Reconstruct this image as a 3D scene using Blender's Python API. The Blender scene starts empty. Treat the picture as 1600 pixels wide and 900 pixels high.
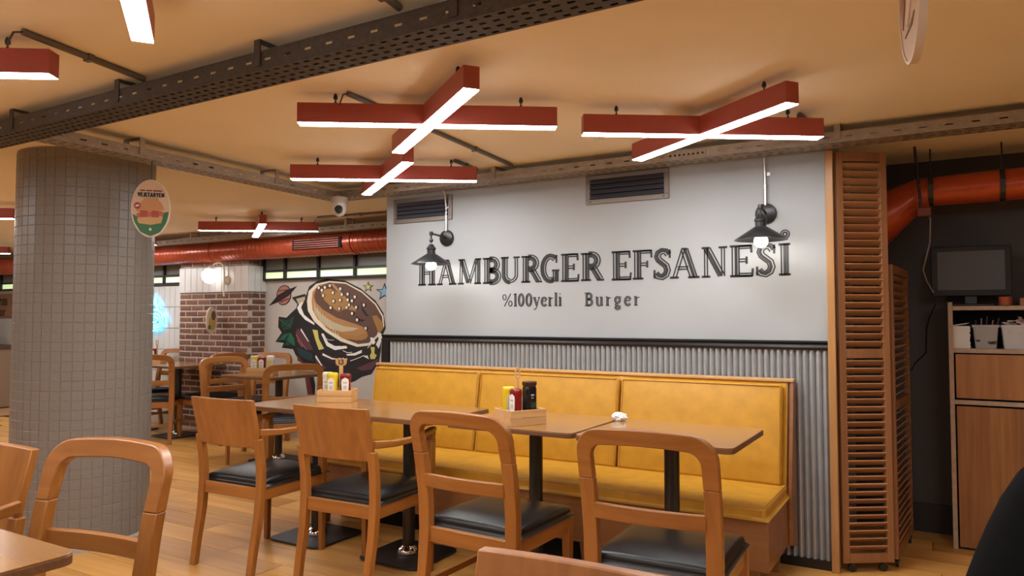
import bpy, math, random
from mathutils import Vector, Matrix, Euler
random.seed(7)
PI = math.pi
scene = bpy.context.scene
col = scene.collection

# ------------------------------------------------------------------ camera
EYE = 1.22
FPX = 1140.0
YAW = math.radians(30.4)
PITCH = math.atan(47.0 / FPX)
cam_data = bpy.data.cameras.new('camera')
cam_data.sensor_fit = 'HORIZONTAL'
cam_data.sensor_width = 36.0
cam_data.lens = 36.0 * FPX / 1600.0
cam_data.clip_start = 0.02
cam = bpy.data.objects.new('camera', cam_data)
col.objects.link(cam)
cam.location = (0, 0, EYE)
cam.rotation_euler = (PI / 2 + PITCH, 0, YAW)
scene.camera = cam

# ------------------------------------------------------------------ world, exposure
world = bpy.data.worlds.new('world')
scene.world = world
world.use_nodes = True
world.node_tree.nodes['Background'].inputs[0].default_value = (0.9, 0.92, 1.0, 1)
world.node_tree.nodes['Background'].inputs[1].default_value = 0.02
vs = scene.view_settings
vs.view_transform = 'Standard'
vs.look = 'None'
vs.gamma = 1.0
vs.use_curve_mapping = False
vs.exposure = 1.22
LED_STRENGTH = 20.0        # the linear ceiling lights (their diffusers are the light sources)
BULB_STRENGTH = 22.0       # bulbs of the two wall lamps
GLOBE_STRENGTH = 1.4      # opal globe on the brick pier

# ------------------------------------------------------------------ key measures (metres)
CEIL = 2.13
WALL_Y = 3.887             # painted feature wall
BACK_Y = 5.40              # mural wall
WL, WR = -3.285, -0.455    # ends of the feature wall

# ------------------------------------------------------------------ materials
def newmat(name):
    m = bpy.data.materials.new(name)
    m.use_nodes = True
    nt = m.node_tree
    return m, nt, nt.nodes['Principled BSDF']

def plain(name, c, rough=0.5, metal=0.0, noise=0.0, nscale=30.0, bump=0.0, coat=0.0, spec=0.5):
    m, nt, b = newmat(name)
    b.inputs['Roughness'].default_value = rough
    b.inputs['Metallic'].default_value = metal
    b.inputs['Specular IOR Level'].default_value = spec
    if coat:
        b.inputs['Coat Weight'].default_value = coat
        b.inputs['Coat Roughness'].default_value = 0.15
    c4 = (c[0], c[1], c[2], 1)
    b.inputs['Base Color'].default_value = c4
    if noise or bump:
        tc = nt.nodes.new('ShaderNodeTexCoord')
        n = nt.nodes.new('ShaderNodeTexNoise')
        n.inputs['Scale'].default_value = nscale
        n.inputs['Detail'].default_value = 5
        nt.links.new(tc.outputs['Object'], n.inputs['Vector'])
        if noise:
            r = nt.nodes.new('ShaderNodeValToRGB')
            r.color_ramp.elements[0].position = 0.3
            r.color_ramp.elements[1].position = 0.7
            r.color_ramp.elements[0].color = tuple(x * (1 - noise) for x in c) + (1,)
            r.color_ramp.elements[1].color = tuple(min(1, x * (1 + noise)) for x in c) + (1,)
            nt.links.new(n.outputs['Fac'], r.inputs['Fac'])
            nt.links.new(r.outputs['Color'], b.inputs['Base Color'])
        if bump:
            bp = nt.nodes.new('ShaderNodeBump')
            bp.inputs['Strength'].default_value = bump
            bp.inputs['Distance'].default_value = 0.01
            nt.links.new(n.outputs['Fac'], bp.inputs['Height'])
            nt.links.new(bp.outputs['Normal'], b.inputs['Normal'])
    return m

def wood(name, dark, light, axis=0, scale=1.0, rough=0.4, coat=0.2, vary=0.12, figure=0.5):
    """Streaky wood grain running along the object's own axis; tone varies per object."""
    m, nt, b = newmat(name)
    N, L = nt.nodes, nt.links
    tc = N.new('ShaderNodeTexCoord')
    mp = N.new('ShaderNodeMapping')
    s = [34.0 * scale] * 3
    s[axis] = 1.6 * scale
    mp.inputs['Scale'].default_value = s
    oi = N.new('ShaderNodeObjectInfo')
    ad = N.new('ShaderNodeVectorMath'); ad.operation = 'ADD'
    sc = N.new('ShaderNodeMath'); sc.operation = 'MULTIPLY'; sc.inputs[1].default_value = 57.0
    L.new(oi.outputs['Random'], sc.inputs[0])
    L.new(tc.outputs['Object'], mp.inputs['Vector'])
    L.new(mp.outputs['Vector'], ad.inputs[0])
    L.new(sc.outputs[0], ad.inputs[1])
    n1 = N.new('ShaderNodeTexNoise'); n1.inputs['Scale'].default_value = 1.0
    n1.inputs['Detail'].default_value = 6; n1.inputs['Distortion'].default_value = 0.6
    L.new(ad.outputs[0], n1.inputs['Vector'])
    mp2 = N.new('ShaderNodeMapping')
    s2 = [7.0 * scale] * 3; s2[axis] = 0.8 * scale
    mp2.inputs['Scale'].default_value = s2
    ad2 = N.new('ShaderNodeVectorMath'); ad2.operation = 'ADD'
    L.new(tc.outputs['Object'], mp2.inputs['Vector'])
    L.new(mp2.outputs['Vector'], ad2.inputs[0]); L.new(sc.outputs[0], ad2.inputs[1])
    n2 = N.new('ShaderNodeTexNoise'); n2.inputs['Scale'].default_value = 1.0
    n2.inputs['Detail'].default_value = 3; n2.inputs['Distortion'].default_value = 1.2
    L.new(ad2.outputs[0], n2.inputs['Vector'])
    mx = N.new('ShaderNodeMix'); mx.inputs[0].default_value = figure
    L.new(n1.outputs['Fac'], mx.inputs[2]); L.new(n2.outputs['Fac'], mx.inputs[3])
    r = N.new('ShaderNodeValToRGB')
    r.color_ramp.elements[0].position = 0.32; r.color_ramp.elements[0].color = dark + (1,)
    r.color_ramp.elements[1].position = 0.68; r.color_ramp.elements[1].color = light + (1,)
    L.new(mx.outputs[0], r.inputs['Fac'])
    hs = N.new('ShaderNodeHueSaturation')
    mr = N.new('ShaderNodeMapRange')
    mr.inputs['To Min'].default_value = 1 - vary; mr.inputs['To Max'].default_value = 1 + vary
    L.new(oi.outputs['Random'], mr.inputs['Value'])
    L.new(mr.outputs['Result'], hs.inputs['Value'])
    L.new(r.outputs['Color'], hs.inputs['Color'])
    L.new(hs.outputs['Color'], b.inputs['Base Color'])
    b.inputs['Roughness'].default_value = rough
    b.inputs['Coat Weight'].default_value = coat
    b.inputs['Coat Roughness'].default_value = 0.2
    bp = N.new('ShaderNodeBump'); bp.inputs['Strength'].default_value = 0.08
    bp.inputs['Distance'].default_value = 0.004
    L.new(n1.outputs['Fac'], bp.inputs['Height']); L.new(bp.outputs['Normal'], b.inputs['Normal'])
    return m

def emit(name, c, strength):
    m, nt, b = newmat(name)
    b.inputs['Base Color'].default_value = (0.9, 0.9, 0.9, 1)
    b.inputs['Emission Color'].default_value = c + (1,)
    b.inputs['Emission Strength'].default_value = strength
    return m

def glassy(name, c, rough=0.1, trans=0.85):
    m, nt, b = newmat(name)
    b.inputs['Base Color'].default_value = c + (1,)
    b.inputs['Roughness'].default_value = rough
    b.inputs['Transmission Weight'].default_value = trans
    b.inputs['IOR'].default_value = 1.2
    return m

M = {}
M['ceiling'] = plain('ceiling_paint', (0.86, 0.745, 0.525), 0.75, noise=0.03, nscale=2.0)
M['wall'] = plain('grey_wall_paint', (0.385, 0.405, 0.41), 0.55, noise=0.025, nscale=3.0)
M['backwall'] = plain('pale_wall_paint', (0.52, 0.49, 0.44), 0.6, noise=0.03, nscale=3.0)
M['darkwall'] = plain('charcoal_wall_paint', (0.055, 0.048, 0.045), 0.6, noise=0.08, nscale=4.0)
M['roomwall'] = plain('room_wall_paint', (0.42, 0.36, 0.29), 0.7, noise=0.03)
M['tile'] = plain('taupe_mosaic_tile', (0.205, 0.18, 0.154), 0.38, noise=0.12, nscale=160.0, bump=0.05)
M['grout'] = plain('pale_grout', (0.33, 0.30, 0.265), 0.85)
M['brick'] = None
M['mortar'] = plain('pale_mortar', (0.52, 0.415, 0.35), 0.9, noise=0.12, nscale=60, bump=0.3)
M['whitetile'] = plain('white_glazed_tile', (0.70, 0.70, 0.68), 0.15, coat=0.3)
M['blackmetal'] = plain('black_steel', (0.012, 0.012, 0.013), 0.38, noise=0.1)
M['satinblack'] = plain('black_lamp_enamel', (0.012, 0.012, 0.013), 0.35)
M['blacktrim'] = plain('black_painted_trim', (0.012, 0.011, 0.012), 0.4)
M['pedestal'] = plain('dark_steel_tube', (0.055, 0.05, 0.047), 0.32, 0.7)
M['baseplate'] = plain('black_cast_plate', (0.02, 0.02, 0.02), 0.38, noise=0.15, nscale=25, bump=0.1)
M['chrome'] = plain('chrome', (0.8, 0.8, 0.8), 0.08, 1.0)
M['conduit'] = plain('steel_conduit', (0.55, 0.53, 0.5), 0.3, 0.9)
M['greyconduit'] = plain('grey_conduit', (0.16, 0.135, 0.11), 0.45, 0.3)
M['darktray'] = plain('dusty_dark_tray', (0.065, 0.056, 0.05), 0.6, 0.2, noise=0.25, nscale=60, bump=0.1)
M['tray'] = plain('galvanised_tray', (0.34, 0.29, 0.235), 0.5, 0.45, noise=0.12, nscale=40)
M['cable'] = plain('grey_cable', (0.07, 0.065, 0.06), 0.6)
M['red'] = plain('brick_red_enamel', (0.36, 0.062, 0.038), 0.42, noise=0.03)
M['led'] = emit('led_diffuser', (0.985, 0.99, 1.0), LED_STRENGTH)
M['bulb'] = emit('bulb_glow', (1.0, 0.94, 0.86), BULB_STRENGTH)
M['globe'] = emit('opal_globe', (1.0, 0.95, 0.88), GLOBE_STRENGTH)
M['neon'] = emit('neon_blue', (0.0, 0.55, 1.0), 1.8)
M['greenpane'] = emit('green_lit_pane', (0.60, 0.82, 0.36), 0.36)
M['greypane'] = plain('frosted_grey_pane', (0.20, 0.22, 0.19), 0.25)
M['duct'] = plain('red_painted_duct', (0.42, 0.075, 0.03), 0.28, 0.25, noise=0.06)
M['orangeduct'] = plain('orange_painted_duct', (0.50, 0.075, 0.018), 0.3, 0.2, noise=0.08)
M['corr'] = plain('galvanised_corrugated_sheet', (0.43, 0.445, 0.455), 0.33, 0.4, noise=0.06, nscale=20)
M['vent'] = plain('grey_vent_frame', (0.23, 0.20, 0.18), 0.45, 0.3)
M['ventslat'] = plain('blue_grey_vent_slat', (0.10, 0.10, 0.12), 0.4, 0.4)
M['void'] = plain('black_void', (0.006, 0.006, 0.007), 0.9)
M['leather'] = plain('black_leatherette', (0.005, 0.005, 0.0055), 0.34, noise=0.15, nscale=9, bump=0.05, spec=0.4)
M['mustardleather'] = plain('mustard_leatherette', (0.55, 0.275, 0.022), 0.45, noise=0.1, nscale=14, bump=0.12)
M['piping'] = plain('mustard_piping', (0.62, 0.33, 0.06), 0.45)
M['chair'] = wood('honey_beech', (0.24, 0.082, 0.013), (0.39, 0.15, 0.03), axis=2, rough=0.38, coat=0.2, vary=0.08)
M['chairx'] = wood('honey_beech_across', (0.24, 0.082, 0.013), (0.39, 0.15, 0.03), axis=0, rough=0.38, coat=0.2, vary=0.08)
M['chairy'] = wood('honey_beech_along', (0.24, 0.082, 0.013), (0.39, 0.15, 0.03), axis=1, rough=0.38, coat=0.2, vary=0.08)
M['table'] = wood('varnished_table_veneer', (0.25, 0.112, 0.03), (0.36, 0.172, 0.052), axis=0, rough=0.22, coat=0.6, vary=0.05)
M['plyedge'] = wood('dark_ply_edge', (0.10, 0.042, 0.016), (0.21, 0.09, 0.034), axis=0, rough=0.5, scale=2)
M['plank'] = wood('oak_floor_plank', (0.49, 0.225, 0.048), (0.80, 0.425, 0.115), axis=0, rough=0.4, coat=0.12, vary=0.14, scale=0.6, figure=0.6)
M['floor'] = wood('oak_floor', (0.36, 0.18, 0.07), (0.56, 0.32, 0.15), axis=0, rough=0.4, coat=0.2, scale=0.6)
M['screen'] = wood('louvre_pine', (0.24, 0.10, 0.036), (0.36, 0.165, 0.065), axis=2, rough=0.45, vary=0.06)
M['slat'] = wood('louvre_slat_pine', (0.33, 0.15, 0.06), (0.48, 0.24, 0.11), axis=0, rough=0.45, vary=0.12)
M['post'] = wood('pale_pine_post', (0.40, 0.19, 0.06), (0.56, 0.29, 0.10), axis=2, rough=0.5)
M['cabinet'] = wood('cabinet_veneer', (0.17, 0.058, 0.014), (0.46, 0.20, 0.06), axis=2, rough=0.38, coat=0.2, scale=0.8, figure=0.6)
M['cabedge'] = plain('pale_cabinet_edge', (0.40, 0.28, 0.19), 0.5, noise=0.15)
M['benchwood'] = wood('bench_wood', (0.20, 0.075, 0.022), (0.33, 0.135, 0.042), axis=0, rough=0.4, coat=0.3, scale=0.7)
M['crate'] = wood('pine_caddy', (0.50, 0.27, 0.10), (0.66, 0.40, 0.17), axis=0, rough=0.5)
M['paper'] = plain('white_paper', (0.82, 0.80, 0.76), 0.8, bump=0.2, nscale=80)
M['ink'] = plain('black_lettering_paint', (0.012, 0.012, 0.012), 0.5)
M['skin'] = plain('skin', (0.50, 0.27, 0.18), 0.5)
M['blackcloth'] = plain('black_jersey', (0.004, 0.004, 0.005), 0.9, noise=0.2, nscale=40, spec=0.1)
M['hair'] = plain('dark_hair', (0.012, 0.009, 0.008), 0.5)

def brick_material():
    m, nt, b = newmat('rough_brown_brick')
    N, L = nt.nodes, nt.links
    tc = N.new('ShaderNodeTexCoord'); oi = N.new('ShaderNodeObjectInfo')
    n = N.new('ShaderNodeTexNoise'); n.inputs['Scale'].default_value = 40; n.inputs['Detail'].default_value = 6
    L.new(tc.outputs['Object'], n.inputs['Vector'])
    r = N.new('ShaderNodeValToRGB')
    r.color_ramp.elements[0].color = (0.10, 0.046, 0.032, 1)
    r.color_ramp.elements[1].color = (0.23, 0.125, 0.088, 1)
    L.new(n.outputs['Fac'], r.inputs['Fac'])
    hs = N.new('ShaderNodeHueSaturation')
    mr = N.new('ShaderNodeMapRange'); mr.inputs['To Min'].default_value = 0.7; mr.inputs['To Max'].default_value = 1.3
    L.new(oi.outputs['Random'], mr.inputs['Value']); L.new(mr.outputs['Result'], hs.inputs['Value'])
    L.new(r.outputs['Color'], hs.inputs['Color']); L.new(hs.outputs['Color'], b.inputs['Base Color'])
    b.inputs['Roughness'].default_value = 0.85
    bp = N.new('ShaderNodeBump'); bp.inputs['Strength'].default_value = 0.6; bp.inputs['Distance'].default_value = 0.01
    L.new(n.outputs['Fac'], bp.inputs['Height']); L.new(bp.outputs['Normal'], b.inputs['Normal'])
    return m
M['brick'] = brick_material()
FLAT = {}
def flat(c, rough=0.55):
    k = tuple(round(x, 3) for x in c) + (rough,)
    if k not in FLAT:
        FLAT[k] = plain('paint_%d' % len(FLAT), c, rough)
    return FLAT[k]

# ------------------------------------------------------------------ mesh helpers
class MB:
    """Collects shapes; build() links them as one mesh object."""
    def __init__(self):
        self.v = []; self.f = []
    def add(self, vs_, fs):
        o = len(self.v)
        self.v += [tuple(p) for p in vs_]
        self.f += [tuple(i + o for i in q) for q in fs]
        return self
    def box(self, x0, x1, y0, y1, z0, z1):
        return self.add([(x0,y0,z0),(x1,y0,z0),(x1,y1,z0),(x0,y1,z0),(x0,y0,z1),(x1,y0,z1),(x1,y1,z1),(x0,y1,z1)],
                        [(0,3,2,1),(4,5,6,7),(0,1,5,4),(1,2,6,5),(2,3,7,6),(3,0,4,7)])
    def obox(self, mat, sx, sy, sz):
        c = [mat @ Vector((a*sx/2, b*sy/2, d*sz/2)) for d in (-1,1) for a, b in ((-1,-1),(1,-1),(1,1),(-1,1))]
        return self.add(c, [(0,3,2,1),(4,5,6,7),(0,1,5,4),(1,2,6,5),(2,3,7,6),(3,0,4,7)])
    def prism(self, poly, a, b, plane='xy'):
        """poly (2-D, any outline) pushed from a to b along the third axis"""
        def p3(u, v, w):
            return {'xy': (u, v, w), 'xz': (u, w, v), 'yz': (w, u, v)}[plane]
        n = len(poly)
        vs_ = [p3(u, v, a) for u, v in poly] + [p3(u, v, b) for u, v in poly]
        fs = [tuple(range(n))[::-1], tuple(range(n, 2*n))] + [(i, (i+1) % n, n+(i+1) % n, n+i) for i in range(n)]
        return self.add(vs_, fs)
    def tube(self, pts, r, n=10, caps=True, r2=None):
        pts = [Vector(p) for p in pts]
        rings = []
        up = None
        for i, p in enumerate(pts):
            d = (pts[min(i+1, len(pts)-1)] - pts[max(i-1, 0)]).normalized()
            if up is None:
                up = d.orthogonal().normalized()
            up = (up - d * up.dot(d))
            if up.length < 1e-6: up = d.orthogonal()
            up.normalize()
            w = d.cross(up)
            rr = r if not isinstance(r, (list, tuple)) else r[i]
            rings.append([p + (up*math.cos(2*PI*k/n) + w*math.sin(2*PI*k/n))*rr for k in range(n)])
        vs_ = [q for ring in rings for q in ring]
        fs = []
        for i in range(len(rings)-1):
            for k in range(n):
                fs.append((i*n+k, i*n+(k+1) % n, (i+1)*n+(k+1) % n, (i+1)*n+k))
        if caps:
            fs.append(tuple(range(n))[::-1]); fs.append(tuple(range((len(rings)-1)*n, len(rings)*n)))
        return self.add(vs_, fs)
    def lathe(self, prof, n=24, c=(0,0,0), sx=1.0, sy=1.0):
        vs_ = []; fs = []
        for r, z in prof:
            for k in range(n):
                a = 2*PI*k/n
                vs_.append((c[0]+r*sx*math.cos(a), c[1]+r*sy*math.sin(a), c[2]+z))
        m = len(prof)
        for i in range(m-1):
            for k in range(n):
                fs.append((i*n+k, i*n+(k+1) % n, (i+1)*n+(k+1) % n, (i+1)*n+k))
        fs.append(tuple(range(n))[::-1]); fs.append(tuple(range((m-1)*n, m*n)))
        return self.add(vs_, fs)
    def loft(self, rings, caps=True):
        n = len(rings[0]); vs_ = [q for r in rings for q in r]; fs = []
        for i in range(len(rings)-1):
            for k in range(n):
                fs.append((i*n+k, i*n+(k+1) % n, (i+1)*n+(k+1) % n, (i+1)*n+k))
        if caps:
            fs.append(tuple(range(n))[::-1]); fs.append(tuple(range((len(rings)-1)*n, len(rings)*n)))
        return self.add(vs_, fs)
    def ribbon(self, pts, w, y0, y1, closed=False):
        """stroke of width w along 2-D points in the xz plane, from depth y0 to y1"""
        n = len(pts)
        if n < 2: return self
        L_, R_ = [], []
        for i in range(n):
            a = pts[(i-1) % n] if (closed or i > 0) else pts[i]
            b = pts[(i+1) % n] if (closed or i < n-1) else pts[i]
            dx, dz = b[0]-a[0], b[1]-a[1]
            l = math.hypot(dx, dz) or 1
            nx, nz = -dz/l, dx/l
            L_.append((pts[i][0]+nx*w/2, pts[i][1]+nz*w/2)); R_.append((pts[i][0]-nx*w/2, pts[i][1]-nz*w/2))
        vs_ = []
        for i in range(n):
            vs_ += [(L_[i][0], y0, L_[i][1]), (R_[i][0], y0, R_[i][1]), (R_[i][0], y1, R_[i][1]), (L_[i][0], y1, L_[i][1])]
        fs = []
        m = n if closed else n-1
        for i in range(m):
            j = (i+1) % n
            for k in range(4):
                fs.append((i*4+k, i*4+(k+1) % 4, j*4+(k+1) % 4, j*4+k))
        if not closed:
            fs += [(3,2,1,0), ((n-1)*4, (n-1)*4+1, (n-1)*4+2, (n-1)*4+3)]
        return self.add(vs_, fs)
    def perf(self, o, ux, uy, L, W, nx, ny, sl, sw, stagger=True):
        """perforated sheet: origin o, unit axes ux, uy, size L x W, nx x ny slots of sl x sw"""
        o, ux, uy = Vector(o), Vector(ux), Vector(uy)
        cl, cw = L/nx, W/ny
        for j in range(ny):
            for i in range(nx):
                off = 0.18*cl if (stagger and j % 2) else -0.0
                x0, y0 = i*cl, j*cw
                a, b = x0+(cl-sl)/2+off, x0+(cl+sl)/2+off
                c, d = y0+(cw-sw)/2, y0+(cw+sw)/2
                q = [(x0,y0),(x0+cl,y0),(x0+cl,y0+cw),(x0,y0+cw),(a,c),(b,c),(b,d),(a,d)]
                self.add([o+ux*u+uy*v for u, v in q], [(0,1,5,4),(1,2,6,5),(2,3,7,6),(3,0,4,7)])
        return self
    def mesh(self, name, mat=None, smooth=None):
        me = bpy.data.meshes.new(name)
        me.from_pydata(self.v, [], self.f)
        me.validate()
        if mat: me.materials.append(mat if not isinstance(mat, str) else M[mat])
        if smooth is not None:
            me.shade_smooth(); me.set_sharp_from_angle(angle=math.radians(smooth))
        me.update()
        return me
    def build(self, name, mat, parent=None, smooth=None, bevel=0.0, loc=None, rz=0.0, thick=0.0, seg=2):
        o = bpy.data.objects.new(name, self.mesh(name, mat, smooth))
        col.objects.link(o)
        if parent is not None: o.parent = parent
        if loc is not None: o.location = loc
        o.rotation_euler.z = rz
        if thick:
            s = o.modifiers.new('thickness', 'SOLIDIFY'); s.thickness = thick; s.offset = 0
        if bevel:
            b = o.modifiers.new('bevel', 'BEVEL'); b.width = bevel; b.segments = seg; b.limit_method = 'ANGLE'
            b.angle_limit = math.radians(40)
            o.data.shade_smooth(); o.data.set_sharp_from_angle(angle=math.radians(50))
        return o

def empty(name, loc=(0,0,0), rz=0.0):
    o = bpy.data.objects.new(name, None)
    o.empty_display_size = 0.1
    col.objects.link(o); o.location = loc; o.rotation_euler.z = rz
    return o
def tag(o, label, cat, group=None):
    o['label'] = label; o['category'] = cat
    if group: o['group'] = group
    return o
def struct(o, label=None):
    o['kind'] = 'structure'
    if label: o['label'] = label
    return o
def thing(name, label, cat, loc=(0,0,0), rz=0.0, group=None):
    return tag(empty(name, loc, rz), label, cat, group)
def copy_tree(o, parent=None):
    c = o.copy(); col.objects.link(c); c.parent = parent
    for ch in list(o.children): copy_tree(ch, c)
    return c
def place(proto, used, loc, rz, label, group=None):
    """first use moves the prototype itself, later uses copy it with its parts"""
    o = proto if not used else copy_tree(proto)
    used.append(1)
    o.location = loc; o.rotation_euler.z = rz; o['label'] = label
    if group: o['group'] = group
    return o
def arc(cx, cz, rx, rz, a0, a1, n=12):
    return [(cx+rx*math.cos(math.radians(a0+(a1-a0)*i/n)), cz+rz*math.sin(math.radians(a0+(a1-a0)*i/n))) for i in range(n+1)]
def roundrect(x0, x1, y0, y1, r, n=4):
    p = []
    for cx, cy, a in ((x1-r,y1-r,0),(x0+r,y1-r,90),(x0+r,y0+r,180),(x1-r,y0+r,270)):
        p += [(cx+r*math.cos(math.radians(a+90*i/n)), cy+r*math.sin(math.radians(a+90*i/n))) for i in range(n+1)]
    return p
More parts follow.
